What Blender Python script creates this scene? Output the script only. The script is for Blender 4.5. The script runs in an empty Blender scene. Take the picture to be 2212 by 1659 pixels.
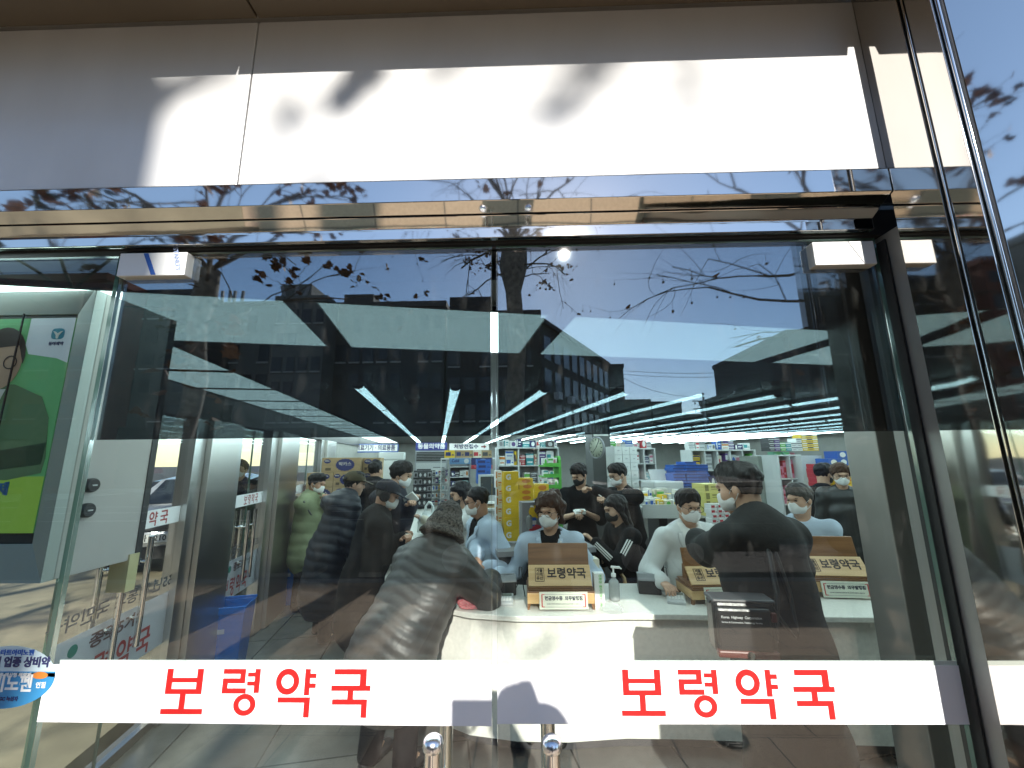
import bpy, bmesh, math, random
import numpy as np
from mathutils import Vector, Matrix
random.seed(7)
SC = bpy.context.scene
COL = SC.collection
R = math.radians
# ------------------------------------------------------------------ camera
F_PX, PITCH, YAW, ROLL = 867.0, 0.18662, -0.022135, -0.00988
CAM = Vector((0, -1.08, 1.7))
AL = 0.2012                      # the shop's inner axis turns this much left of the front's normal
def _basis():
    cp, sp, cy, sy, cr, sr = math.cos(PITCH), math.sin(PITCH), math.cos(YAW), math.sin(YAW), math.cos(ROLL), math.sin(ROLL)
    right, up, fwd = Vector((1, 0, 0)), Vector((0, -sp, cp)), Vector((0, cp, sp))
    r2, u2 = cr*right + sr*up, -sr*right + cr*up
    Z = Matrix(((cy, sy, 0), (-sy, cy, 0), (0, 0, 1)))
    return Z @ r2, Z @ u2, Z @ fwd
RT, UP, FW = _basis()
cam = bpy.data.objects.new('camera', bpy.data.cameras.new('camera'))
COL.objects.link(cam)
cam.matrix_world = Matrix(((RT.x, UP.x, -FW.x, CAM.x), (RT.y, UP.y, -FW.y, CAM.y), (RT.z, UP.z, -FW.z, CAM.z), (0, 0, 0, 1)))
cam.data.sensor_width = 36
cam.data.lens = 36*F_PX/2212
cam.data.clip_start = 0.004
cam.data.clip_end = 900
SC.camera = cam
# ------------------------------------------------------------------ sky, sun, exposure
SUN_EL, SUN_AZ = R(28.37), R(6.9)          # the sun stands behind the camera, a little to the right
w = bpy.data.worlds.new('World'); SC.world = w; w.use_nodes = True
nt = w.node_tree; nt.nodes.clear()
sky = nt.nodes.new('ShaderNodeTexSky'); sky.sky_type = 'NISHITA'; sky.sun_disc = False
sky.sun_elevation = SUN_EL; sky.sun_rotation = math.pi - SUN_AZ
sky.air_density = 1.0; sky.dust_density = 0.15; sky.ozone_density = 2.2
bg = nt.nodes.new('ShaderNodeBackground'); bg.inputs[1].default_value = 0.12
ow = nt.nodes.new('ShaderNodeOutputWorld')
nt.links.new(sky.outputs[0], bg.inputs[0]); nt.links.new(bg.outputs[0], ow.inputs[0])
sl = bpy.data.lights.new('sun', 'SUN'); sl.energy = 4.8; sl.angle = R(0.55); sl.color = (1, .95, .88)
so = bpy.data.objects.new('sun', sl); COL.objects.link(so)
SUND = Vector((math.sin(SUN_AZ)*math.cos(SUN_EL), -math.cos(SUN_AZ)*math.cos(SUN_EL), math.sin(SUN_EL)))
so.rotation_euler = SUND.to_track_quat('Z', 'Y').to_euler(); so.location = (3, -20, 12)
SC.view_settings.view_transform = 'Standard'; SC.view_settings.look = 'None'
SC.view_settings.exposure = 0.9; SC.view_settings.gamma = 1.0
SC.cycles.max_bounces = 9; SC.cycles.transparent_max_bounces = 24
SC.cycles.diffuse_bounces = 4; SC.cycles.glossy_bounces = 6
SC.cycles.caustics_reflective = False; SC.cycles.caustics_refractive = False
SC.cycles.sample_clamp_indirect = 6
SC.cycles.use_denoising = True
# ------------------------------------------------------------------ measuring helpers (photo measures, 2212 wide)
UA = Vector((math.cos(AL), math.sin(AL), 0)); VA = Vector((-math.sin(AL), math.cos(AL), 0))
def ray(px, py): return (px-1106)*RT + (829.5-py)*UP + F_PX*FW
def atY(px, py, y):
    d = ray(px, py); return CAM + d*((y-CAM.y)/d.y)
def atZ(px, py, z):
    d = ray(px, py); return CAM + d*((z-CAM.z)/d.z)
def atV(px, py, v):
    d = ray(px, py); return CAM + d*(v/d.dot(VA))
def refl(px, py, y):                        # something behind the camera, seen mirrored in the front glass
    p = atY(px, py, y); return Vector((p.x, -y, p.z))
def uv(u, v, z=0): return Vector((CAM.x, CAM.y, 0)) + u*UA + v*VA + Vector((0, 0, z))
# ------------------------------------------------------------------ materials
MATS = {}
def mat(name, col=(.8, .8, .8), rough=.5, metal=0., spec=.5, em=None, ems=1., var=0., vscale=6., bump=0., bscale=60., stretch=None, coat=0., alpha=1., trans=0., sheen=0.):
    if name in MATS: return MATS[name]
    m = bpy.data.materials.new(name); m.use_nodes = True; MATS[name] = m
    n = m.node_tree; b = n.nodes['Principled BSDF']
    b.inputs['Base Color'].default_value = (*col, 1); b.inputs['Roughness'].default_value = rough
    b.inputs['Metallic'].default_value = metal; b.inputs['Specular IOR Level'].default_value = spec
    if coat: b.inputs['Coat Weight'].default_value = coat
    if alpha < 1: b.inputs['Alpha'].default_value = alpha
    if trans: b.inputs['Transmission Weight'].default_value = trans
    if sheen: b.inputs['Sheen Weight'].default_value = sheen
    if em is not None:
        b.inputs['Emission Color'].default_value = (*em, 1); b.inputs['Emission Strength'].default_value = ems
    if var or bump:
        tc = n.nodes.new('ShaderNodeTexCoord'); mp = n.nodes.new('ShaderNodeMapping')
        n.links.new(tc.outputs['Object'], mp.inputs[0])
        if stretch: mp.inputs['Scale'].default_value = stretch
    if var:
        t = n.nodes.new('ShaderNodeTexNoise'); t.inputs['Scale'].default_value = vscale; t.inputs['Detail'].default_value = 6
        n.links.new(mp.outputs[0], t.inputs[0])
        r = n.nodes.new('ShaderNodeValToRGB'); n.links.new(t.outputs[0], r.inputs[0])
        r.color_ramp.elements[0].position = .3; r.color_ramp.elements[1].position = .7
        r.color_ramp.elements[0].color = (*[c*(1-var) for c in col], 1); r.color_ramp.elements[1].color = (*[min(1, c*(1+var)) for c in col], 1)
        n.links.new(r.outputs[0], b.inputs['Base Color'])
    if bump:
        t = n.nodes.new('ShaderNodeTexNoise'); t.inputs['Scale'].default_value = bscale; t.inputs['Detail'].default_value = 4
        n.links.new(mp.outputs[0], t.inputs[0])
        bp = n.nodes.new('ShaderNodeBump'); bp.inputs['Strength'].default_value = bump; bp.inputs['Distance'].default_value = .01
        n.links.new(t.outputs[0], bp.inputs['Height']); n.links.new(bp.outputs[0], b.inputs['Normal'])
    return m
def glass_mat(name, tint, f0, f1=.85, dirt=0., dscale=30., gcol=(1, 1, 1)):
    """Clear architectural glass: straight-through tint plus a mirror share rising at grazing angles, with a little dust."""
    m = bpy.data.materials.new(name); m.use_nodes = True; MATS[name] = m
    n = m.node_tree; n.nodes.clear(); L = n.links.new
    out = n.nodes.new('ShaderNodeOutputMaterial'); tr = n.nodes.new('ShaderNodeBsdfTransparent'); tr.inputs[0].default_value = (*tint, 1)
    gl = n.nodes.new('ShaderNodeBsdfGlossy'); gl.inputs['Roughness'].default_value = 0.012; gl.inputs['Color'].default_value = (*gcol, 1)
    ge = n.nodes.new('ShaderNodeNewGeometry'); dt = n.nodes.new('ShaderNodeVectorMath'); dt.operation = 'DOT_PRODUCT'
    L(ge.outputs['Incoming'], dt.inputs[0]); L(ge.outputs['Normal'], dt.inputs[1])
    ab = n.nodes.new('ShaderNodeMath'); ab.operation = 'ABSOLUTE'; L(dt.outputs['Value'], ab.inputs[0])
    sb = n.nodes.new('ShaderNodeMath'); sb.operation = 'SUBTRACT'; sb.inputs[0].default_value = 1; L(ab.outputs[0], sb.inputs[1])
    pw = n.nodes.new('ShaderNodeMath'); pw.operation = 'POWER'; L(sb.outputs[0], pw.inputs[0]); pw.inputs[1].default_value = 5
    ma = n.nodes.new('ShaderNodeMath'); ma.operation = 'MULTIPLY_ADD'; L(pw.outputs[0], ma.inputs[0]); ma.inputs[1].default_value = f1-f0; ma.inputs[2].default_value = f0
    mx = n.nodes.new('ShaderNodeMixShader'); L(ma.outputs[0], mx.inputs[0]); L(tr.outputs[0], mx.inputs[1]); L(gl.outputs[0], mx.inputs[2])
    last = mx
    if dirt:
        tc = n.nodes.new('ShaderNodeTexCoord'); mp = n.nodes.new('ShaderNodeMapping'); mp.inputs['Scale'].default_value = (1, 1, .35)
        L(tc.outputs['Object'], mp.inputs[0])
        no = n.nodes.new('ShaderNodeTexNoise'); no.inputs['Scale'].default_value = dscale; no.inputs['Detail'].default_value = 7; L(mp.outputs[0], no.inputs[0])
        rp = n.nodes.new('ShaderNodeMapRange'); rp.inputs[1].default_value = .60; rp.inputs[2].default_value = .85; rp.inputs[3].default_value = dirt*.04; rp.inputs[4].default_value = dirt
        L(no.outputs[0], rp.inputs[0])
        df = n.nodes.new('ShaderNodeBsdfDiffuse'); df.inputs[0].default_value = (.75, .75, .7, 1)
        m2 = n.nodes.new('ShaderNodeMixShader'); L(rp.outputs[0], m2.inputs[0]); L(mx.outputs[0], m2.inputs[1]); L(df.outputs[0], m2.inputs[2]); last = m2
    L(last.outputs[0], out.inputs[0])
    return m
def checker(name, c1, c2, scale, rough=.6):
    m = mat(name, c1, rough); n = m.node_tree
    tc = n.nodes.new('ShaderNodeTexCoord'); t = n.nodes.new('ShaderNodeTexChecker'); t.inputs['Scale'].default_value = scale
    t.inputs[1].default_value = (*c1, 1); t.inputs[2].default_value = (*c2, 1)
    n.links.new(tc.outputs['Object'], t.inputs[0]); n.links.new(t.outputs[0], n.nodes['Principled BSDF'].inputs['Base Color']); return m
def tiles(name, c1, c2, mortar, w_, h_, gap, rough=.6, rot=0., off=0., var=.25, bump=.3, ns=9):
    """Rectangular slabs with joints, in object space."""
    m = mat(name, c1, rough); n = m.node_tree; L = n.links.new; b = n.nodes['Principled BSDF']
    tc = n.nodes.new('ShaderNodeTexCoord'); mp = n.nodes.new('ShaderNodeMapping'); mp.inputs['Rotation'].default_value = (0, 0, rot)
    L(tc.outputs['Object'], mp.inputs[0])
    t = n.nodes.new('ShaderNodeTexBrick'); t.inputs['Scale'].default_value = 1; t.inputs['Brick Width'].default_value = w_; t.inputs['Row Height'].default_value = h_
    t.inputs['Mortar Size'].default_value = gap; t.offset = off; t.inputs['Mortar Smooth'].default_value = .1
    t.inputs['Color1'].default_value = (*c1, 1); t.inputs['Color2'].default_value = (*c2, 1); t.inputs['Mortar'].default_value = (*mortar, 1)
    L(mp.outputs[0], t.inputs[0])
    no = n.nodes.new('ShaderNodeTexNoise'); no.inputs['Scale'].default_value = ns; no.inputs['Detail'].default_value = 8; L(tc.outputs['Object'], no.inputs[0])
    mr = n.nodes.new('ShaderNodeMapRange'); mr.inputs[3].default_value = 1-var; mr.inputs[4].default_value = 1+var; L(no.outputs[0], mr.inputs[0])
    mu = n.nodes.new('ShaderNodeMix'); mu.data_type = 'RGBA'; mu.blend_type = 'MULTIPLY'; mu.inputs[0].default_value = 1
    L(t.outputs[0], mu.inputs[6]); L(mr.outputs[0], mu.inputs[7]); L(mu.outputs[2], b.inputs['Base Color'])
    bp = n.nodes.new('ShaderNodeBump'); bp.inputs['Strength'].default_value = bump; bp.inputs['Distance'].default_value = .004; bp.invert = True
    L(t.outputs['Fac'], bp.inputs['Height']); L(bp.outputs[0], b.inputs['Normal'])
    return m
def wood(name, c1, c2, rough=.4, scale=4., axis=(1, 12, 12)):
    m = mat(name, c1, rough); n = m.node_tree; L = n.links.new; b = n.nodes['Principled BSDF']
    tc = n.nodes.new('ShaderNodeTexCoord'); mp = n.nodes.new('ShaderNodeMapping'); mp.inputs['Scale'].default_value = axis; L(tc.outputs['Object'], mp.inputs[0])
    t = n.nodes.new('ShaderNodeTexNoise'); t.inputs['Scale'].default_value = scale; t.inputs['Detail'].default_value = 8; t.inputs['Distortion'].default_value = .6; L(mp.outputs[0], t.inputs[0])
    r = n.nodes.new('ShaderNodeValToRGB'); r.color_ramp.elements[0].position = .3; r.color_ramp.elements[1].position = .72
    r.color_ramp.elements[0].color = (*c2, 1); r.color_ramp.elements[1].color = (*c1, 1); L(t.outputs[0], r.inputs[0]); L(r.outputs[0], b.inputs['Base Color'])
    bp = n.nodes.new('ShaderNodeBump'); bp.inputs['Strength'].default_value = .08; L(t.outputs[0], bp.inputs['Height']); L(bp.outputs[0], b.inputs['Normal'])
    return m
def brushed(name, col, rough, bump=.06):
    m = mat(name, col, rough, 1.0); n = m.node_tree; L = n.links.new; b = n.nodes['Principled BSDF']
    tc = n.nodes.new('ShaderNodeTexCoord'); mp = n.nodes.new('ShaderNodeMapping'); mp.inputs['Scale'].default_value = (1.5, 1.5, 1.0); L(tc.outputs['Object'], mp.inputs[0])
    t = n.nodes.new('ShaderNodeTexNoise'); t.inputs['Scale'].default_value = 3.; t.inputs['Detail'].default_value = 2; L(mp.outputs[0], t.inputs[0])
    bp = n.nodes.new('ShaderNodeBump'); bp.inputs['Strength'].default_value = bump; bp.inputs['Distance'].default_value = .05; L(t.outputs[0], bp.inputs['Height']); L(bp.outputs[0], b.inputs['Normal'])
    return m
# ------------------------------------------------------------------ mesh builder
class MB:
    def __init__(self, M=None): self.v, self.f, self.mi, self.sm, self.M = [], [], [], [], M
    def add(self, vs, fs, mi=0, sm=False):
        o = len(self.v)
        if self.M is not None: vs = [self.M @ Vector(p) for p in vs]
        self.v += [tuple(p) for p in vs]
        for k, f in enumerate(fs):
            self.f.append(tuple(i+o for i in f)); self.mi.append(mi[k] if isinstance(mi, (list, tuple)) else mi); self.sm.append(sm)
        return self
    def box(self, c, s, mi=0, rz=0., rx=0., ry=0.):
        hx, hy, hz = s[0]/2, s[1]/2, s[2]/2
        T = Matrix.Translation(c) @ Matrix.Rotation(rz, 4, 'Z') @ Matrix.Rotation(ry, 4, 'Y') @ Matrix.Rotation(rx, 4, 'X')
        vs = [T @ Vector((x, y, z)) for z in (-hz, hz) for y in (-hy, hy) for x in (-hx, hx)]
        return self.add(vs, [(0, 2, 3, 1), (4, 5, 7, 6), (0, 1, 5, 4), (2, 6, 7, 3), (0, 4, 6, 2), (1, 3, 7, 5)], mi)  # bottom, top, -y, +y, -x, +x
    def bx(self, x0, x1, y0, y1, z0, z1, mi=0): return self.box(((x0+x1)/2, (y0+y1)/2, (z0+z1)/2), (x1-x0, y1-y0, z1-z0), mi)
    def bevbox(self, c, s, b, mi=0, rz=0., rx=0., ry=0.):
        """box with chamfered edges"""
        bm = bmesh.new(); bmesh.ops.create_cube(bm, size=1)
        bmesh.ops.scale(bm, vec=s, verts=bm.verts); bmesh.ops.bevel(bm, geom=bm.edges[:], offset=b, segments=2, profile=.5, affect='EDGES')
        T = Matrix.Translation(c) @ Matrix.Rotation(rz, 4, 'Z') @ Matrix.Rotation(ry, 4, 'Y') @ Matrix.Rotation(rx, 4, 'X')
        bm.verts.index_update(); vs = [T @ v.co for v in bm.verts]; fs = [[v.index for v in f.verts] for f in bm.faces]; bm.free()
        return self.add(vs, fs, mi)
    def tube(self, path, r, n=10, mi=0, caps=True, sm=True):
        P = [Vector(p) for p in path]; k = len(P); rs = r if isinstance(r, (list, tuple)) else [r]*k
        vs, fs = [], []; up = None
        for i in range(k):
            t = (P[min(i+1, k-1)]-P[max(i-1, 0)]).normalized()
            if up is None: up = Vector((0, 0, 1)) if abs(t.z) < .9 else Vector((1, 0, 0))
            a = t.cross(up)
            if a.length < 1e-5: a = t.orthogonal()
            a.normalize(); b = a.cross(t).normalized(); up = b
            for j in range(n):
                q = 2*math.pi*j/n; vs.append(P[i]+rs[i]*(math.cos(q)*a+math.sin(q)*b))
        for i in range(k-1):
            for j in range(n): fs.append((i*n+j, i*n+(j+1) % n, (i+1)*n+(j+1) % n, (i+1)*n+j))
        self.add(vs, fs, mi, sm)
        if caps: self.add(vs[:n], [tuple(range(n))[::-1]], mi).add(vs[-n:], [tuple(range(n))], mi)
        return self
    def lathe(self, prof, n=20, mi=0, c=(0, 0, 0), axis='Z', sm=True, sx=1., sy=1.):
        vs, fs = [], []; k = len(prof)
        for r, z in prof:
            for j in range(n):
                q = 2*math.pi*j/n; x, y = r*math.cos(q)*sx, r*math.sin(q)*sy
                vs.append({'Z': (c[0]+x, c[1]+y, c[2]+z), 'Y': (c[0]+x, c[1]+z, c[2]+y), 'X': (c[0]+z, c[1]+x, c[2]+y)}[axis])
        for i in range(k-1):
            for j in range(n): fs.append((i*n+j, i*n+(j+1) % n, (i+1)*n+(j+1) % n, (i+1)*n+j))
        self.add(vs, fs, mi, sm)
        self.add(vs[:n], [tuple(range(n))[::-1]], mi).add(vs[-n:], [tuple(range(n))], mi)
        return self
    def prism(self, poly, y0, y1, mi=0, plane='XZ'):
        n = len(poly); f = {'XZ': lambda a, b, y: (a, y, b), 'XY': lambda a, b, y: (a, b, y), 'YZ': lambda a, b, y: (y, a, b)}[plane]
        vs = [f(a, b, y0) for a, b in poly]+[f(a, b, y1) for a, b in poly]
        fs = [tuple(range(n)), tuple(range(2*n-1, n-1, -1))]+[(i, i+n, (i+1) % n+n, (i+1) % n) for i in range(n)]
        return self.add(vs, fs, mi)
    def build(self, name, mats, parent=None, bev=0., fix=True):
        me = bpy.data.meshes.new(name); me.from_pydata(self.v, [], self.f)
        for m in (mats if isinstance(mats, (list, tuple)) else [mats]): me.materials.append(m)
        me.polygons.foreach_set('material_index', self.mi); me.polygons.foreach_set('use_smooth', self.sm)
        if fix:
            bm = bmesh.new(); bm.from_mesh(me); bmesh.ops.recalc_face_normals(bm, faces=bm.faces); bm.to_mesh(me); bm.free()
        o = bpy.data.objects.new(name, me); COL.objects.link(o)
        if parent is not None: o.parent = parent
        if bev:
            md = o.modifiers.new('edge', 'BEVEL'); md.width = bev; md.segments = 2; md.limit_method = 'ANGLE'; md.angle_limit = R(40)
        return o
def tag(o, label=None, cat=None, group=None, kind=None):
    if label: o['label'] = label
    if cat: o['category'] = cat
    if group: o['group'] = group
    if kind: o['kind'] = kind
    return o
def thing(name, loc, rz, label, cat, group=None):
    o = bpy.data.objects.new(name, None); COL.objects.link(o); o.location = loc; o.rotation_euler = (0, 0, rz); o.empty_display_size = .1
    return tag(o, label, cat, group)
def place(o, loc, rz=0.): o.location = loc; o.rotation_euler = (0, 0, rz); return o
def copy_tree(o, parent=None):
    c = o.copy(); COL.objects.link(c)
    if parent is not None: c.parent = parent
    for ch in [k for k in COL.objects if k.parent == o]: copy_tree(ch, c)
    return c
def text_mesh(body, h, bold=0., depth=.0006, align='CENTER', spacing=1.):
    """Lettering as (verts, faces) in x-y, centred, cap height about h."""
    c = bpy.data.curves.new('t', 'FONT'); c.body = body; c.size = h*1.18; c.offset = bold; c.extrude = depth; c.align_x = align; c.align_y = 'CENTER'; c.space_character = spacing
    c.resolution_u = 3
    o = bpy.data.objects.new('t', c); COL.objects.link(o)
    dg = bpy.context.evaluated_depsgraph_get(); dg.update(); m = bpy.data.meshes.new_from_object(o.evaluated_get(dg))
    vs = [v.co.copy() for v in m.vertices]; fs = [tuple(p.vertices) for p in m.polygons]
    bpy.data.objects.remove(o); bpy.data.curves.remove(c); bpy.data.meshes.remove(m)
    return vs, fs
def lettering(mb, body, h, c, bold=0., mi=0, rz=0., rx=math.pi/2, width=None, depth=.0006, align='CENTER', spacing=1., mirror=False, tilt=0.):
    """Adds standing lettering centred at c facing -y (rx=90 deg), turned by rz, optionally squeezed to a width."""
    vs, fs = text_mesh(body, h, bold, depth, align, spacing)
    if width:
        x0, x1 = min(v.x for v in vs), max(v.x for v in vs)
        k = width/(x1-x0); m_ = (x0+x1)/2
        for v in vs: v.x = (v.x-m_)*k
    if mirror:
        for v in vs: v.x = -v.x
    T = Matrix.Translation(c) @ Matrix.Rotation(rz, 4, 'Z') @ Matrix.Rotation(rx, 4, 'X') @ Matrix.Rotation(tilt, 4, 'Z')
    mb.add([T @ v for v in vs], fs, mi); return mb
# ------------------------------------------------------------------ palette
white_panel = mat('white_panel', (.66, .66, .65), .22, 0, .5, var=.07, vscale=2.5, bump=.015, bscale=3, stretch=(1.4, 1, .5))
panel_joint = mat('panel_joint', (.16, .15, .13), .8)
mirror_steel = brushed('mirror_steel', (.66, .63, .59), .035, .016)
satin_steel = brushed('satin_steel', (.38, .37, .355), .32, .03)
post_steel = brushed('post_steel', (.56, .54, .51), .30, .03)
dark_steel = brushed('dark_steel', (.10, .10, .10), .3, .02)
chrome = mat('chrome', (.75, .74, .72), .06, 1.)
black_gap = mat('black_gap', (.01, .01, .01), .7)
glass_door_m = glass_mat('glass_clear', (.95, .965, .955), .05, dirt=.03)
glass_win_m = glass_mat('glass_window', (.90, .94, .91), .05, dirt=.05, dscale=14)
glass_edge = mat('glass_edge', (.10, .19, .15), .15, 0, .6, trans=.3)
glass_in_m = glass_mat('glass_inside', (.9, .93, .91), .04)
tint_film_m = glass_mat('tint_film', (.27, .30, .31), .23, gcol=(.76, .86, 1.0))
strip_white = mat('strip_white', (.78, .78, .80), .4, var=.025, vscale=9)
frost_m = mat('frosted', (.55, .62, .58), .4, alpha=.75)
red_vinyl = mat('red_vinyl', (.50, .010, .010), .4)
deep_red = mat('deep_red', (.30, .02, .02), .5)
black = mat('black', (.012, .012, .013), .45)
dark_grey = mat('dark_grey', (.05, .05, .055), .5)
mid_grey = mat('mid_grey', (.22, .22, .23), .5)
light_grey = mat('light_grey', (.48, .49, .49), .45)
white_plastic = mat('white_plastic', (.72, .73, .71), .35)
paper_white = mat('paper_white', (.75, .75, .72), .8)
blue_plastic = mat('blue_plastic', (.015, .15, .55), .35, var=.1, vscale=10)
navy_print = mat('navy_print', (.02, .025, .11), .5)
blue_print = mat('blue_print', (.02, .10, .40), .5)
teal_print = mat('teal_print', (.05, .30, .33), .5)
yellow_print = mat('yellow_print', (.72, .47, .02), .45)
pale_yellow = mat('pale_yellow', (.62, .55, .16), .5)
green_print = mat('green_print', (.10, .42, .06), .5)
red_print = mat('red_print', (.45, .03, .04), .5)
pink_print = mat('pink_print', (.60, .20, .28), .5)
purple_print = mat('purple_print', (.10, .05, .20), .5)
orange_print = mat('orange_print', (.6, .2, .03), .5)
cream_print = mat('cream_print', (.62, .57, .45), .6)
card_board = mat('card_board', (.36, .25, .13), .8, var=.08, vscale=15)
skin_a = mat('skin_light', (.50, .30, .20), .5, var=.05, vscale=30)
skin_b = mat('skin_tan', (.40, .22, .14), .5, var=.05, vscale=30)
hair_black = mat('hair_black', (.007, .006, .006), .5, 0, .22, bump=.5, bscale=120, stretch=(1, 1, .25))
hair_brown = mat('hair_brown', (.050, .022, .012), .5, 0, .25, bump=.6, bscale=90)
hair_grey = mat('hair_grey', (.06, .056, .052), .5, 0, .25, bump=.5, bscale=110)
mask_white = mat('mask_white', (.72, .72, .71), .75)
mask_black = mat('mask_black', (.015, .015, .016), .7)
eye_dark = mat('eye_dark', (.015, .01, .008), .15)
# ================================================================== the shop front
def atU(px, py, u):
    d = ray(px, py); return CAM + d*(u/d.dot(UA))
def loc_uv(p):
    e = p - CAM; return e.dot(UA), e.dot(VA), p.z
YF = -.095
front = thing('pharmacy_front', (0, 0, 0), 0, 'steel and white panelled pharmacy front above and around the two glass doors', 'shop front')
sx = atY(545, 150, YF).x
for a, b in ((-4.2, sx-.0025), (sx+.0025, 1.0)):
    MB().bx(a, b, YF, YF+.05, 2.467, 3.026).build('fascia_panel', white_panel, front, .002)
MB().bx(-4.2, 1.02, YF+.052, YF+.2, 2.40, 3.5).build('fascia_backing', panel_joint, front)
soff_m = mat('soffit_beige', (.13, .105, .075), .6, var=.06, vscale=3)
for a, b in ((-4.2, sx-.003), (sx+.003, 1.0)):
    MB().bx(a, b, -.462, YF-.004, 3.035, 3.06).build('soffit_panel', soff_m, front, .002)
MB().bx(-4.2, 3.2, -.461, .0, 3.064, 9.0).build('upper_wall', white_panel, front)
hb = MB()
hb.prism([(-.10, 2.3957), (-.10, 2.463), (-.066, 2.463), (-.066, 2.3778)], -4.2, .998, plane='YZ'); hb.prism([(-.0615, 2.3752), (-.0615, 2.46), (-.0305, 2.46), (-.0305, 2.3585)], -4.2, .998, plane='YZ')
hb.build('header_beam', mirror_steel, front, .0015)
MB().bx(-4.2, .998, -.030, -.008, 2.326, 2.42).build('header_lip', mirror_steel, front, .0015)
MB().bx(-4.2, 1.1, -.0655, -.062, 2.384, 2.45).bx(-4.2, 1.1, -.0075, .03, 2.322, 2.40).build('header_gap', black_gap, front)
MB().bx(-4.2, 1.15, .034, .10, 2.318, 2.44).build('door_track', dark_steel, front)
# right return: mirror clad wing with a groove and bright round trims
wg = MB()
wg.prism([(1.0, YF+.004), (1.0, -.206), (1.8, -.206), (1.8, YF+.004)], 0, 3.6, plane='XY').prism([(1.0, -.223), (1.0, -.276), (1.8, -.276), (1.8, -.223)], 0, 3.6, plane='XY')
wg.prism([(1.015, -.289), (1.098, -.371), (1.9, -.371), (1.9, -.289)], 0, 3.6, plane='XY').prism([(1.101, -.374), (1.34, -.618), (1.9, -.618), (1.9, -.374)], 0, 3.6, plane='XY')
wg.build('mirror_wing', mirror_steel, front, .001)
MB().bx(1.011, 1.8, -.288, -.19, 0, 3.6).bx(1.11, 1.8, -.40, -.36, 0, 3.6).build('wing_groove', dark_steel, front)
MB().tube([(1.009, -.282, 0), (1.009, -.282, 3.6)], .0038, 16).build('wing_trim', chrome, front)
MB().tube([(1.004, -.2145, 0), (1.004, -.2145, 3.6)], .003, 10).build('wing_trim', mirror_steel, front)
MB().bx(1.036, 1.50, -.06, .07, 0, 2.32).build('jamb', mat('jamb_steel', (.30, .295, .28), .38, .45, bump=.02, bscale=4), front, .003)
MB().bx(1.028, 1.034, -.02, .03, 0, 2.3).build('jamb_gasket', black_gap, front)
MB().bx(-1.30, -1.19, .06, .11, 0, .02).build('threshold_plate', satin_steel, front)
# ---------------------------------------------------------------- big vinyl letters, drawn stroke by stroke
def ring(cx, cy, ro, ri, sx=1.):
    n = 28; o = [(cx+ro*sx*math.cos(2*math.pi*i/n), cy+ro*math.sin(2*math.pi*i/n)) for i in range(n)]
    q = [(cx+ri*sx*math.cos(2*math.pi*i/n), cy+ri*math.sin(2*math.pi*i/n)) for i in range(n)]
    return [[o[i], o[(i+1) % n], q[(i+1) % n], q[i]] for i in range(n)]
def rc(x0, x1, y0, y1): return [[(x0, y0), (x1, y0), (x1, y1), (x0, y1)]]
GLYPH = {
 'bo': rc(.03, .18, .44, 1)+rc(.80, .95, .44, 1)+rc(.18, .80, .70, .80)+rc(.18, .80, .44, .55)+rc(.42, .56, .115, .44)+rc(-.02, 1.02, 0, .115),
 'ryeong': rc(.0, .56, .89, 1)+rc(.43, .56, .79, .89)+rc(.0, .56, .68, .79)+rc(.0, .13, .57, .68)+rc(.0, .60, .455, .57)+rc(.80, .93, .47, 1)+rc(.62, .80, .83, .92)+rc(.62, .80, .63, .72)+ring(.60, .21, .24, .125, 1.15),
 'yak': ring(.27, .72, .29, .155, 1.0)+rc(.70, .83, .42, 1)+rc(.83, .98, .80, .90)+rc(.83, .98, .58, .68)+rc(.06, .86, .26, .375)+rc(.72, .86, -.06, .26),
 'guk': rc(.06, .86, .88, 1)+rc(.70, .86, .635, .88)+rc(.0, .97, .52, .635)+rc(.41, .55, .335, .52)+rc(.04, .90, .22, .335)+rc(.76, .90, -.06, .22)}
def glyphs(mb, xs, w_, z0, h, y, mi=0, M=None):
    """The four big letters at the given left edges; flat vinyl .5 mm thick."""
    for g, x in zip(('bo', 'ryeong', 'yak', 'guk'), xs):
        for poly in GLYPH[g]:
            P = [(x+a*w_, z0+b*h) for a, b in poly]
            mb.prism(P, y-.0006, y, mi)
    return mb
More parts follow.
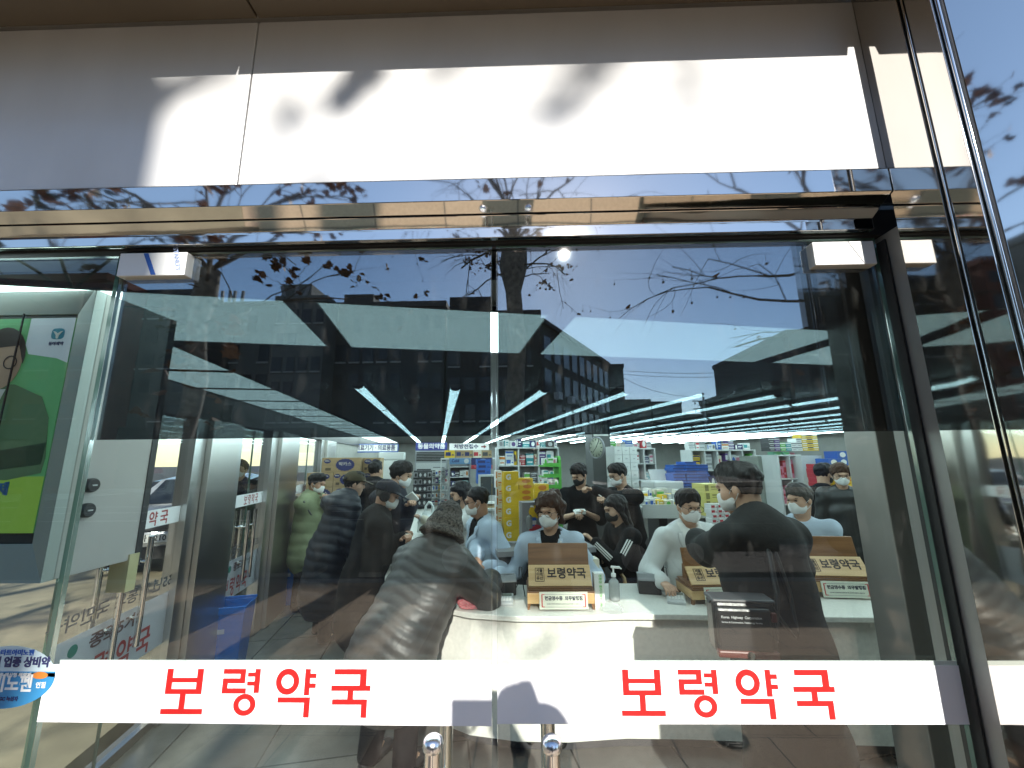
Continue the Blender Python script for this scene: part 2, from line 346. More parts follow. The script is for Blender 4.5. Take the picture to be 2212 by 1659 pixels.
def glass_door(x0, x1, z1, label, strip, lx, hx, plate, stripe):
    d = thing('glass_door', ((x0+x1)/2, 0, 0), 0, label, 'door'); c = (x0+x1)/2
    p = MB().bx(x0-c, x1-c, 0, .012, .012, z1, [1, 1, 0, 0, 1, 1]).build('pane', [glass_door_m, glass_edge], d)
    MB().bx(x0-c+.004, x1-c-.004, .0135, .0150, 1.765, z1-.004).build('tint_film', tint_film_m, d)
    zl, zr = strip
    s = MB().prism([(x0-c, zl), (x1-c, zr), (x1-c, 1.213), (x0-c, 1.213)], -.0022, -.0008).build('lettering_strip', strip_white, d)
    g = MB(); glyphs(g, [v-c for v in lx], .098, zl+.018, .098, -.0026); g.build('lettering', red_vinyl, s)
    MB().bx(x0-c+.03, x1-c-.002, -.0016, -.0006, 1.2135, 1.223).build('frosted_edge', frost_m, d)
    for yy in (-.075, .085):
        h = MB().tube([(hx-c, yy, .25), (hx-c, yy, 1.022+HZ)], .018, 24).build('handle', chrome, d)
        MB().lathe([(.0195, 1.022), (.0225, 1.026), (.0228, 1.034), (.020, 1.043), (.012, 1.049), (.001, 1.0505)], 24, c=(hx-c, yy, HZ)).build('handle_cap', mat('cap_alloy', (.72, .73, .76), .22, 1.), h)
    for zz in (.93, .35): MB().tube([(hx-c, -.075, zz), (hx-c, .085, zz)], .008, 12).build('handle_standoff', chrome, d)
    a, b, z0, zt = plate
    q = MB().bevbox(((a+b)/2-c, .004, (z0+zt)/2), (b-a, .036, zt-z0), .0025).build('patch_fitting', white_plastic, d)
    if stripe:
        m = MB().prism([(a-c+.072, zt-.0025), (a-c+.086, zt-.0025), (a-c+.118, z0+.0025), (a-c+.104, z0+.0025)], -.0150, -.0143)
        m.build('stripe', blue_print, q)
        lettering(MB(), 'STANLEY', .016, (b-c-.028, -.0146, (z0+zt)/2+.014), .0004, rz=0, tilt=R(-75)).build('printing', mat('pale_blue_print', (.25, .32, .5), .5), q)
    else:
        MB().prism([(a-c+.098, zt-.003), (a-c+.1, zt-.003), (a-c+.135, z0+.003), (a-c+.133, z0+.003)], -.0150, -.0143).build('stripe', mid_grey, q)
    MB().bx(a-c-.001, b-c+.004, .0155, .02, z0-.012, zt).build('patch_clamp', black, d)
    return d
HX1, HX2 = atY(935, 1620, -.075).x, atY(1192, 1620, -.075).x; HZ = atY(1060, 1588, -.075).z-1.0505
lx1 = [atY(p, 1500, 0).x for p in (355, 480, 597, 716)]; lx2 = [atY(p, 1500, 0).x for p in (1343, 1467, 1592, 1714)]
glass_door(-1.182, -.0795, 2.316, 'left glass door with red letters on a white strip and its handle at its right edge', (1.088, 1.083), lx1, HX1, (-1.178, -.976, 2.238, 2.311), True)
glass_door(-.0665, 1.022, 2.316, 'right glass door with red letters on a white strip and its handle at its left edge', (1.088, 1.091), lx2, HX2, (.834, 1.004, 2.229, 2.300), False)
sw = thing('side_window', (-1.19, .006, 0), 0, 'fixed glass pane beside the left door, in front of the green poster', 'window')
MB().bx(-1.0, -.006, -.006, .006, .01, 2.31, [1, 1, 0, 0, 1, 1]).build('pane', [glass_win_m, glass_edge], sw)
MB().bx(-1.06, -1.0, -.03, .04, 0, 2.31).build('corner_post', satin_steel, sw, .002)
# round sticker on the side window
st = thing('window_sticker', tuple(atY(12, 1462, -.002)), 0, 'round blue and white sticker with medicine advert on the side window', 'sticker')
e = [(.17*math.cos(t*math.pi/24), .068*math.sin(t*math.pi/24)) for t in range(48)]
e = [(x*.74, z*1.02) for x, z in e]
MB().prism(e, -.0006, 0, 0).build('disc', mat('sticker_pale', (.50, .62, .66), .5), st)
lo = [(x, z) for x, z in e if z < .012]
lo = sorted(lo, key=lambda q: math.atan2(q[1]-.05, q[0]))
MB().prism([(-.125, .012)] + [p for p in e if p[1] < .012] + [(.125, .012)], -.0011, -.0007).build('blue_field', mat('sticker_blue', (.03, .22, .45), .5), st)
t = MB(); lettering(t, '단계별 업종 상비약', .021, (.012, -.0013, .032), .0009, width=.19); t.build('heading', navy_print, st)
t = MB(); lettering(t, '스타트아미노펜', .012, (.012, -.0013, .054), .0003, width=.10); t.build('subheading', blue_print, st)
t = MB(); lettering(t, '아미노펜', .034, (.005, -.0016, -.016), .0012, width=.135); lettering(t, '연질', .012, (.095, -.0016, -.018), .0003); lettering(t, '빠른 액상형 해열제', .009, (.02, -.0016, .004), .0002, width=.09); t.build('big_word', paper_white, st)
t = MB(); lettering(t, 'GC 녹십자', .009, (.02, -.0016, -.048), .0003); t.build('maker_line', navy_print, st)
MB().prism([(.088+.02*math.cos(a*.4), .004+.008*math.sin(a*.4)) for a in range(16)], -.0016, -.0012).build('capsule', orange_print, st)
# ================================================================== floor, ceiling, walls of the shop
floor_m = tiles('shop_floor', (.115, .11, .10), (.14, .135, .125), (.04, .04, .038), .6, .6, .006, .22, rot=-AL, var=.3, bump=.2)
def shop_poly(u0, u1, v1, y0):
    P = []
    for u in (u0, u1):
        v = (y0-CAM.y-u*UA.y)/VA.y
        P.append(uv(u, v) if v < v1 else None)
    P = [P[0], P[1] if P[1] is not None else None, uv(u1, v1), uv(u0, v1)]
    return [(p.x, p.y) for p in P if p is not None]
fl = MB().prism(shop_poly(-1.95, 9.5, 15, .6), -.05, -.003, plane='XY').build('shop_floor', floor_m); tag(fl, kind='structure')
ceil_m = mat('ceiling_black', (.020, .021, .021), .30, 0, .5, var=.3, vscale=3, bump=.08, bscale=5)
ce = MB().prism(shop_poly(-1.95, 9.8, 15.2, .11), 2.262, 2.32, plane='XY').build('ceiling', ceil_m); tag(ce, kind='structure')
roof = MB().bx(-3, 12, .12, 17, 2.45, 2.6).build('roof_slab', panel_joint); tag(roof, kind='structure')
wall_m = mat('shop_wall', (.30, .30, .28), .7, var=.06)
bw = MB().bx(-2.2, 9.8, 13.9, 14.1, 0, 2.26).build('back_wall', wall_m); place(bw, (CAM.x, CAM.y, 0), AL); tag(bw, kind='structure')
rw = MB().bx(9.5, 9.7, 1.5, 13.9, 0, 2.26).build('right_wall', wall_m); place(rw, (CAM.x, CAM.y, 0), AL); tag(rw, kind='structure')
fw = MB().bx(1.56, 9.0, -.35, -.02, 0, 2.9).build('front_wall', wall_m); tag(fw, kind='structure')
# steel clad pillar just inside the right door, lower cladding to 1.77 m
pa = atY(1840, 1050, .60)
pil = thing('steel_pillar', (pa.x, .45, 0), 0, 'wide brushed steel pillar just inside the right door', 'pillar')
MB().bx(0, .9, 0, .15, 0, 2.262).build('cladding', mat('pillar_steel', (.30, .29, .275), .42, .55, var=.06, vscale=3, stretch=(1, 1, .15)), pil, .004)
MB().bx(.10, .103, -.0015, 0, 0, 2.26).bx(.26, .262, -.0015, 0, 0, 2.26).build('joint', mid_grey, pil)
# ---- left side wall: lintel, steel posts, glass doors to the side street
UW = -1.8
def vpx(px, py): return loc_uv(atU(px, py, UW))[1]
lw = MB().bx(-1.93, -1.78, 1.5, 14.0, 2.03, 2.262).build('side_lintel', mat('lintel_black', (.015, .015, .016), .35)); place(lw, (CAM.x, CAM.y, 0), AL); tag(lw, kind='structure')
V = [vpx(p, 1090) for p in (250, 398, 421, 480, 504, 570, 583, 616, 633)]
V += [V[-1]+1.0, V[-1]+1.15]
sp = thing('side_post', uv(-1.8, 0), AL, 'brushed steel post with wide cladding between the first two side doors', 'pillar')
def post(v0, v1, wide, label, name='side_pillar'):
    o = thing(name, uv(-1.8, (v0+v1)/2), AL, label, 'pillar'); h = (v1-v0)/2
    MB().bx(-.10, .06, -h*.6, h*.6, 0, 2.03).build('cladding', post_steel, o, .004)
    for a_, b_ in ((-h, -h*.62), (h*.62, h)): MB().bx(-.08, .02, a_, b_, 0, 2.03).build('door_post', mat('post_alloy', (.55, .55, .54), .3, 1.), o, .002)
    return o
bpy.data.objects.remove(sp)
post(V[1], V[4], 1, 'brushed steel pillar by the blue bin nearest the doors')
post(V[5], V[8], 1, 'brushed steel pillar by the farther blue bin')
ew = MB().bx(-1.92, -1.80, V[9]+.95, 14.0, 0, 2.028).build('side_wall', wall_m); place(ew, (CAM.x, CAM.y, 0), AL); tag(ew, kind='structure')
post(V[9], V[9]+.9, 1, 'brushed steel pillar behind the man in the pale green jacket')
def side_door(v0, v1, label, text_z=True):
    o = thing('side_door', uv(-1.83, (v0+v1)/2), AL, label, 'door'); h = (v1-v0)/2
    MB().bx(-.006, .006, -h, h, .02, 2.03, [1, 1, 1, 1, 0, 0]).build('pane', [glass_in_m, glass_edge], o)
    MB().bx(-.02, .02, -h, h, .0, .05).build('bottom_rail', satin_steel, o)
    s = MB().bx(.007, .009, -h, h, 1.29, 1.40).build('lettering_strip', strip_white, o)
    k = min(1, h/.55)
    g = MB(Matrix.Rotation(math.pi/2, 4, 'Z') @ Matrix.Translation((0, -.0095, 0)))
    wd = .085*k*1.2
    glyphs(g, [-.08+i*.125*k*1.05 for i in range(4)], wd*.95, 1.303, .085, 0)
    g.build('lettering', deep_red, s)
    s2 = MB().bx(.007, .009, -h, h, .50, .83).build('lower_strip', mat('strip_grey', (.42, .43, .47), .5), o)
    g = MB(Matrix.Rotation(math.pi/2, 4, 'Z') @ Matrix.Translation((0, -.0095, 0)))
    glyphs(g, [-.30+i*.2*k for i in range(4)], .15*k, .52, .15, 0)
    g.build('big_lettering', deep_red, s2)
    g = MB(); lettering(g, '종로5가', .07, (.0098, -.02, .755), .002, rz=math.pi/2, width=.42*k); g.build('heading', mat('heading_ink', (.10, .05, .05), .6), s2)
    MB().lathe([(.03, 0), (.03, .0006)], 20, c=(.0096, -.36*k, .76), axis='X').build('roundel', mat('roundel_green', (.02, .16, .12), .5), s2)
    g = MB(); lettering(g, '65년 전통의 국민약국', .075, (.0075, 0, .90), .0012, rz=math.pi/2, width=1.15*k, mirror=True); g.build('mirrored_lettering', mat('film_ink', (.06, .07, .08), .6), o)
    for y in (-.12*k, .12*k):
        for x in (-.06, .06): MB().tube([(x, y, .62), (x, y, 1.25)], .016, 12).build('handle', chrome, o)
        for zz in (.78, 1.10): MB().tube([(-.06, y, zz), (.06, y, zz)], .008, 8).lathe([(.016, -.02), (.02, 0), (.016, .02)], 10, c=(0, y, zz), axis='X').build('handle_standoff', chrome, o)
    MB().bx(-.007, .007, -.004, .004, .05, 2.03).build('leaf_gap', glass_edge, o)
    return o
side_door(V[0]-.25, V[1], 'nearest side door, the car visible through its glass')
side_door(V[4], V[5], 'middle side door between the two steel pillars')
side_door(V[8], V[9], 'narrow looking side door left of the man in pale green')
# ================================================================== luminous ceiling panels and tubes
tube_m = mat('tube_glow', (.6, .8, .8), .5, em=(.70, .96, 1.0), ems=9)
trough_m = mat('fixture_white', (.6, .65, .65), .4)
panel_glow = mat('panel_glow', (.5, .6, .58), .5, em=(.62, .80, .80), ems=3.3)
def ceil_panel(u0, u1, v0, v1, lab, grp):
    o = thing('ceiling_light_panel', uv((u0+u1)/2, (v0+v1)/2, 2.245), AL, lab, 'ceiling light', grp)
    a, b = (u1-u0)/2, (v1-v0)/2
    MB().bx(-a+.012, a-.012, -b+.014, b-.014, 0, .012).build('diffuser', panel_glow, o)
    MB().bx(-a, a, -b, -b+.011, -.004, .016).bx(-a, a, b-.011, b, -.004, .016).bx(-a, -a+.009, -b+.011, b-.011, -.004, .016).bx(a-.009, a, -b+.011, b-.011, -.004, .016).build('frame', black, o)
vv = 2.02
for i in range(17):
    L_ = .62
    ceil_panel(-1.78, -1.24, vv, vv+L_, 'translucent ceiling light panel in the strip along the left side wall', 'light panels along the left wall'); vv += L_+.02
uu = -1.78
for k, wd in enumerate((1.25, .85, 1.30, 1.30, 1.3, 1.3)):
    ceil_panel(uu, uu+wd, 1.40, 2.0, ['wide translucent ceiling light panel over the left door', 'short translucent ceiling light panel left of the door gap', 'wide translucent ceiling light panel right of the door gap', 'wide translucent ceiling light panel over the right door', 'translucent ceiling light panel beside the steel pillar', 'translucent ceiling light panel right of the steel pillar'][k], 'light panels along the front'); uu += wd+.09
# tube light: curved white trough with a glowing half round diffuser
def tube_proto():
    o = thing('tube_light', (0, 0, 0), AL, 'long white fluorescent ceiling light in the rows over the shop', 'ceiling light', 'fluorescent lights in rows')
    n = 9; prof = [(.036*math.cos(math.pi+math.pi*i/(n-1)), .020*math.sin(math.pi+math.pi*i/(n-1))) for i in range(n)]
    MB().prism(prof, -.637, .637, 0).build('diffuser', tube_m, o)
    MB().bx(-.04, .04, -.64, .64, .001, .03).build('housing', trough_m, o)
    for s_ in (-1, 1): MB().prism([(x*1.06, z*1.08) for x, z in prof], min(s_*.65, s_*.638), max(s_*.65, s_*.638)).build('end_cap', dark_grey, o)
    return o
tp = tube_proto(); first = True
for k in range(-1, 13):
    u = .108+.69*k
    v0 = 2.96 if k < 5 else 2.2+.06*(k-5)
    for j in range(9):
        v = v0+.65+j*1.31
        if v > 13.3: break
        o = tp if first else copy_tree(tp); first = False
        o.location = uv(u, v, 2.228)
# security domes
def dome(px, py, lab):
    p = atZ(px, py, 2.225)
    o = thing('dome_camera', p, AL, lab, 'camera')
    MB().lathe([(.062, .035), (.066, .02), (.064, 0), (.050, -.012)], 24).build('housing', light_grey, o)
    MB().lathe([(.046, -.010), (.043, -.025), (.03, -.042), (.012, -.050), (.001, -.051)], 20).build('lens_dome', mat('dome_glass', (.01, .01, .012), .05), o)
dome(688, 838, 'white security dome on the ceiling, nearer the left light strip')
dome(890, 862, 'white security dome on the ceiling between two tube lights')
# ================================================================== light box with poster behind the side window
lb = thing('poster_light_box', (-1.344, .1, 0), 0, 'white light box with a green advert poster behind the side window', 'light box')
X0, X1, Z0, Z1 = -.92, 0, 1.375, 2.262
box_m = mat('box_white', (.36, .36, .35), .5, var=.03)
MB().bx(X0, X1, .02, .28, Z0, Z1).build('case', box_m, lb, .003)
fr = MB(); al_m = mat('frame_alloy', (.34, .37, .37), .5, .25)
z_in0, z_in1, x_in0, x_in1 = 1.475, 2.172, -.84, -.07
for P in ([(X0, Z1), (X1, Z1), (x_in1, z_in1), (x_in0, z_in1)], [(X1, Z1), (X1, Z0), (x_in1, z_in0), (x_in1, z_in1)], [(X0, Z0), (X1, Z0), (x_in1, z_in0), (x_in0, z_in0)], [(X0, Z1), (X0, Z0), (x_in0, z_in0), (x_in0, z_in1)]):
    n = len(P); c = [(-.012 if i < 2 else 0.008) for i in range(4)]
    fr.add([(x, y, z) for (x, z), y in zip(P, c)]+[(x, .02, z) for x, z in P], [(0, 1, 2, 3), (7, 6, 5, 4)]+[(i, i+4, (i+1) % 4+4, (i+1) % 4) for i in range(4)])
fr.build('frame', al_m, lb, .001)
MB().bx(x_in0, x_in1, .012, .0155, z_in0, z_in1).build('poster_border', black, lb)
pg = mat('poster_green', (.11, .34, .15), .35, em=(.10, .34, .14), ems=.12)
MB().bx(x_in0+.006, x_in1-.004, .0085, .0115, z_in0+.03, z_in1-.012).build('poster', pg, lb)
pp = MB(); pp.bx(x_in0+.006, x_in1-.004, .0075, .0084, z_in0+.03, z_in0+.19); pp.build('poster_foot', mat('poster_lime', (.20, .36, .05), .35, em=(.20, .36, .05), ems=.2), lb)
# page corner, printed man in a green suit
MB().prism([(x_in1-.004, z_in1-.012), (x_in1-.15, z_in1-.012), (x_in1-.15, z_in1-.10), (x_in1-.135, z_in1-.13), (x_in1-.04, z_in1-.145), (x_in1-.004, z_in1-.16)], .0078, .0084).build('poster_corner', mat('poster_white', (.55, .60, .66), .3, em=(.5, .6, .7), ems=.1), lb)
lg = MB(); lg.prism([(x_in1-.052+.021*math.copysign(abs(math.cos(a*math.pi/16))**.6, math.cos(a*math.pi/16)), z_in1-.065+.018*math.copysign(abs(math.sin(a*math.pi/16))**.6, math.sin(a*math.pi/16))) for a in range(32)], .0070, .0077)
lg.build('logo', mat('logo_teal', (.03, .25, .36), .4), lb)
MB().prism([(x_in1-.068, z_in1-.056), (x_in1-.060, z_in1-.058), (x_in1-.052, z_in1-.064), (x_in1-.044, z_in1-.058), (x_in1-.036, z_in1-.056), (x_in1-.047, z_in1-.070), (x_in1-.049, z_in1-.081), (x_in1-.055, z_in1-.081), (x_in1-.057, z_in1-.070)], .0062, .0069).build('logo_mark', paper_white, lb)
t = MB(); lettering(t, '동아제약', .011, (x_in1-.052, .0072, z_in1-.098), .0004); t.build('logo_text', navy_print, lb)
mx_ = -1.465+1.344-.165
suit = [(mx_-.22, 1.66), (mx_-.21, 1.80), (mx_-.17, 1.90), (mx_-.06, 1.945), (mx_+.06, 1.945), (mx_+.155, 1.905), (mx_+.19, 1.84), (mx_+.205, 1.72), (mx_+.20, 1.675), (mx_+.1, 1.655)]
MB().prism(suit, .0066, .0074).build('printed_suit', mat('print_suit', (.05, .10, .05), .4, em=(.05, .11, .06), ems=.2), lb)
MB().prism([(mx_-.2, 1.70), (mx_+.20, 1.765), (mx_+.195, 1.70), (mx_-.1, 1.665)], .0058, .0065).build('printed_sleeve', mat('print_suit_dark', (.025, .065, .03), .4), lb)
MB().prism([(mx_-.035, 1.93), (mx_-.008, 1.80), (mx_+.035, 1.93)], .0058, .0065).build('printed_shirt', paper_white, lb)
MB().prism([(mx_+.068*math.cos(a*math.pi/12), 2.02+.092*math.sin(a*math.pi/12)) for a in range(24)], .0056, .0064).build('printed_face', mat('print_skin', (.55, .36, .25), .4), lb)
hairp = [(mx_+.075*math.cos(a*math.pi/12), 2.035+.095*math.sin(a*math.pi/12)) for a in range(-1, 14)]+[(mx_-.055, 2.06), (mx_+.05, 2.07)]
MB().prism(hairp, .0048, .0055).build('printed_hair', mat('print_hair', (.03, .022, .018), .4), lb)
g = MB()
for dx in (-.028, .032):
    for poly in ring(mx_+dx, 2.015, .022, .0185): g.prism(poly, .0044, .0048)
g.build('printed_glasses', black, lb)
t = MB(); lettering(t, '위장약 문제', .034, (x_in1-.20, .0068, 1.628), .0015); t.build('poster_text', mat('text_blue', (.02, .14, .38), .4), lb)
t = MB(); t.prism([(x_in1-.30+.07*math.cos(a*.3927), 1.565+.035*math.sin(a*.3927)) for a in range(16)], .0066, .0073); t.bx(x_in1-.42, x_in1-.17, .0066, .0073, 1.512, 1.518); t.build('poster_badge', mat('badge_blue', (.01, .12, .45), .4), lb)
MB().bx(x_in1-.17, x_in1-.167, -.001, .003, z_in0, z_in1+.002).bx(x_in1-.36, x_in1-.357, -.001, .003, z_in0, z_in1+.002).build('cover_joint', black, lb)
MB().bx(X1+.0005, X1+.003, .262, .285, Z0-.02, Z1+.01).build('back_edge', black, lb)
for zz in (1.635, 1.56):
    k = MB().lathe([(.0215, 0), (.0215, .012), (.018, .016)], 20, c=(X1, .072, zz), axis='X'); k.build('lock', black, lb)
    MB().bx(X1+.016, X1+.0185, .065, .079, zz-.002, zz+.002).build('lock_slot', light_grey, lb)
MB().bx(X1-.06, X1+.006, .24, .275, Z0-.10, Z0+.02).build('tape_tab', mat('tape', (.42, .40, .22), .4), lb)
# ================================================================== the street (seen in the glass, the steel and through the side doors)
asphalt = mat('asphalt', (.055, .055, .057), .85, var=.25, vscale=4, bump=.3, bscale=90)
g = MB(); g.add([(-400, -420, -.13), (400, -420, -.13), (400, 200, -.13), (-400, 200, -.13)], [(0, 1, 2, 3)]); tag(g.build('road', asphalt), kind='structure')
paver = tiles('granite_pavers', (.42, .31, .21), (.48, .36, .25), (.12, .10, .08), .6, .3, .006, .7, off=.5, var=.26, bump=.4, ns=40)
p = MB().bx(-30, 30, -5.0, .598, -.125, -.002).build('pavement', paver); tag(p, kind='structure')
conc = mat('side_concrete', (.26, .22, .145), .85, var=.25, vscale=2.5, bump=.15, bscale=25)
p = MB().bx(-26, -2.06, -.5, 40, -.12, .002).build('side_pavement', conc); place(p, (CAM.x, CAM.y, 0), AL); tag(p, kind='structure')
kerb_m = mat('kerb_granite', (.38, .37, .35), .7, var=.2, vscale=30)
k = MB().bx(-30, 30, -5.18, -5.003, -.128, .004).bx(-60, 60, -25.2, -25.0, -.128, .02).build('kerb', kerb_m); tag(k, kind='structure')
far = MB().bx(-80, 80, -29.5, -25.2, -.126, 0.01).build('far_pavement', mat('far_paving', (.30, .27, .24), .8, var=.2)); tag(far, kind='structure')
tact = mat('tactile_yellow', (.16, .10, .07), .7, var=.2)
tb = MB().bx(-.95, -.55, -5.0, -.9, -.001, .004)
for i in range(5):
    for j in range(46):
        tb.box((-.91+.08*i, -.95-.088*j, .006), (.03, .05, .006))
o = tb.build('tactile_strip', tact); tag(o, kind='structure')
line_m = mat('road_paint', (.62, .60, .55), .7, var=.15, vscale=20)
lm = MB()
for y in (-12.2, -16.4): lm.bx(-40, 40, y-.07, y+.07, -.127, -.1255)
for x in range(-36, 40, 9): lm.bx(x, x+4, -14.4, -14.26, -.127, -.1255)
for x in range(6, 26, 8): lm.box((x, -14.2, -.1262), (5.2, .22, .002), rz=.62)
for i in range(9): lm.bx(-34+i*1.1, -33.4+i*1.1, -24.4, -19, -.127, -.1255)
tag(lm.build('road_markings', line_m), kind='structure')
def rbox(name, px0, px1, top, y, depth, mt, wm, label, floors, cols, rot=0., roofbits=(), z0=-.1):
    """A building across the road, measured from its mirror image in the glass."""
    a = refl(px0, top, y); b = refl(px1, top, y); W_ = b.x-a.x; H = (a.z+b.z)/2
    o = thing(name, ((a.x+b.x)/2, -y, 0), rot, label, 'building')
    MB().bx(-W_/2, W_/2, -depth, 0, z0, H).bx(-W_/2-.1, W_/2+.1, -depth-.1, .12, H, H+.5).build('wall', mt, o)
    fh = (H-4.5)/floors; cw = W_/cols
    for f in range(floors):
        for c in range(cols):
            x = -W_/2+cw*(c+.5); z = 4.3+fh*(f+.5)
            rw_ = random.Random(int(px0)*7+f*31+c); kx = .20+.22*rw_.random()
            if rw_.random() < .22: continue
            q = MB().bx(x-cw*kx, x+cw*.36, .004, .05, z-fh*(.18+.14*rw_.random()), z+fh*.28).build('window', wm, o)
            if f % 2 == 0: MB().bx(x-cw*.38, x+cw*.38, .05, .14, z-fh*.36, z-fh*.31).build('sill', kerb_m, q)
    MB().bx(-W_/2+.3, W_/2-.3, .05, .14, .3, 3.2).build('shop_glazing', mat('far_glazing', (.03, .035, .04), .15), o)
    MB().bx(-W_/2+.2, W_/2-.2, .02, .5, 3.3, 4.2).build('sign_board', mat('far_sign', (.04, .036, .034), .5, var=.4, vscale=.4), o)
    for (dx, w_, d_, h_) in roofbits:
        MB().bx(dx-w_/2, dx+w_/2, -d_-.8, -.8, H+.5, H+.5+h_).build('roof_house', mt, o)
    return o, H, W_
win_m = mat('far_window', (.022, .025, .03), .3, 0, .4, var=.5, vscale=.35)
B = {}
bm_ = [mat('render_grey', (.065, .062, .058), .8, var=.1), mat('render_pale', (.13, .13, .12), .8, var=.08), mat('tile_brown', (.05, .04, .03), .8, var=.1), mat('render_dark', (.025, .024, .023), .8, var=.1), mat('brick_red', (.20, .065, .045), .85, var=.2, vscale=1)]
rbox('apartment_building', 255, 428, 640, 27, 14, bm_[0], win_m, 'grey block across the road, leftmost in the door reflection', 5, 5)
b2 = rbox('office_building', 470, 596, 664, 31, 12, bm_[1], win_m, 'pale low block with a stub of antennas across the road', 4, 4)
b3 = rbox('office_building', 598, 706, 652, 29, 9, bm_[1], win_m, 'pale block with three tilted antennas on its roof', 5, 4, 0, [(-1, 2.5, 3, 1.4)])
b4 = rbox('office_building', 730, 962, 664, 31, 14, bm_[0], win_m, 'wide grey office block left of the plane tree trunk', 4, 8, 0, [(-3.2, 2.6, 3, 1.1)])
b5 = rbox('office_building', 966, 1166, 684, 30, 12, bm_[3], win_m, 'dark office block behind the plane tree trunk', 4, 6, 0, [(-2, 3.5, 4, 1.6)])
# the block running back along a side street
pA, pB = refl(1168, 680, 29.5), refl(1312, 772, 45)
o = thing('corner_building', ((pA.x+pB.x)/2, (pA.y+pB.y)/2, 0), math.atan2(pB.y-pA.y, pB.x-pA.x), 'dark corner block receding along the side street', 'building')
Lb = (pB-pA).xy.length; H6 = 12.4
MB().bx(-Lb/2, Lb/2, -8, 0, -.1, H6).bx(-Lb/2-.1, Lb/2+.1, -8, .3, H6, H6+.35).build('wall', bm_[3], o)
for f in range(3):
    for c in range(9):
        x = -Lb/2+Lb/9*(c+.5); MB().bx(x-.62, x+.62, .01, .06, 4.2+f*2.7, 6.1+f*2.7).build('window', mat('corner_window', (.06, .075, .09), .12), o)  # paler, smoother panes than on the other blocks
for c in range(5):
    x = -Lb/2+2+c*2.8; MB().bx(x, x+.8, .05, .5, 6.5, 7.1).build('air_conditioner', light_grey, o)
rbox('low_building', 1312, 1346, 795, 47, 10, bm_[3], win_m, 'narrow dark block at the end of the receding corner block', 3, 2)
for i, (a, b, t_, y) in enumerate(((1350, 1405, 868, 78), (1408, 1472, 872, 84), (1476, 1560, 900, 74), (1566, 1640, 892, 70))):
    rbox('distant_building', a, b, t_, y, 12, bm_[3 if i % 2 else 2], win_m, ['low far roofline just right of the corner block', 'far block with a thin chimney in the gap between buildings', 'far flat roof below the utility pole', 'far brown roofline left of the right hand tower'][i], 2, 4)
rbox('office_building', 1646, 1706, 836, 33, 12, bm_[3], win_m, 'low dark block left of the tall grey tower', 3, 3)
rbox('tower_building', 1700, 1960, 722, 34, 14, bm_[0], win_m, 'tall grey tower at the right of the door reflection', 6, 8)
rbox('brick_building', -260, 230, 610, 24, 14, bm_[4], win_m, 'red brick block left of the grey apartment block, seen in the mirror steel', 6, 7)
# rooftop antennas
def antenna(px, py0, py1, y, tilt, lab):
    a = refl(px, py1, y); h = refl(px, py0, y).z-a.z
    o = thing('roof_antenna', a, 0, lab, 'antenna')
    MB().bx(-.03, .03, -.03, .03, -.6, h*.4).build('mast', dark_grey, o)
    MB().box((tilt*h*.35, 0, h*.62), (.22, .14, h*.72), ry=tilt).build('panel', mid_grey, o)
for px, t_, l in ((614, -.35, 'left tilted roof antenna of three'), (638, .05, 'upright roof antenna of three'), (655, .35, 'right tilted roof antenna of three')): antenna(px, 617, 652, 29, t_, l)
for i, px in enumerate((478, 494, 504, 521)): antenna(px, 628, 660, 31, -.05+.03*i, ['pale leftmost antenna of the roof cluster', 'second antenna from the left in the roof cluster', 'third antenna of the roof cluster', 'rightmost antenna of the roof cluster'][i])
pz = refl(1518, 846, 40)
up_ = thing('utility_pole', (pz.x, pz.y, -.12), 0, 'utility pole with two cross arms and wires in the gap between buildings', 'pole')
MB().tube([(0, 0, 0), (0, 0, pz.z)], [.16, .10], 10).build('pole', mid_grey, up_)
for dz in (.9, 1.7):
    MB().bx(-1.1, 1.1, -.05, .05, pz.z-dz, pz.z-dz+.1).build('cross_arm', dark_grey, up_)
    for x in (-.9, -.4, .4, .9): MB().lathe([(.05, 0), (.08, .08), (.04, .25)], 8, c=(x, 0, pz.z-dz-.3)).build('insulator', dark_grey, up_)
for i, (a, b) in enumerate((((1342, 800), (1790, 782)), ((1345, 808), (1790, 792)), ((1345, 815), (1518, 856)))):
    P, Q = refl(*a, 44), refl(*b, 36); pts = [P.lerp(Q, t/12)-Vector((0, 0, 1.1*4*(t/12)*(1-t/12)*.6)) for t in range(13)]
    o = MB().tube(pts, .022, 6).build('overhead_wire', black); tag(o, ['upper overhead wire across the sky gap', 'lower overhead wire across the sky gap', 'overhead wire sloping down to the utility pole'][i], 'wire')
# ------------------------------------------------------------------ trees
bark = mat('plane_bark', (.14, .12, .095), .9, var=.45, vscale=7, bump=.8, bscale=14)
twig_m = mat('twig_bark', (.07, .055, .04), .9)
leaf_m = mat('dry_leaf', (.12, .05, .018), .75, var=.45, vscale=3)
olive_m = mat('olive_leaf', (.075, .065, .02), .75, var=.4, vscale=3)
LEAF = [(0, 0), (.22, .12), (.5, .05), (.38, .3), (.62, .5), (.33, .55), (.3, .8), (0, 1), (-.3, .8), (-.33, .55), (-.62, .5), (-.38, .3), (-.5, .05), (-.22, .12)]
def leaf(mb, p, s, rng, mi=0):
    T = Matrix.Translation(p) @ Matrix.Rotation(rng.uniform(0, 6.28), 4, 'Z') @ Matrix.Rotation(rng.uniform(1.6, 3.6), 4, 'X') @ Matrix.Rotation(rng.uniform(-.5, .5), 4, 'Y')
    mb.add([T @ Vector((x*s, (y)*s, .12*s*abs(x))) for x, y in LEAF]+[T @ Vector((0, .45*s, 0))], [(i, (i+1) % 14, 14) for i in range(14)], mi)
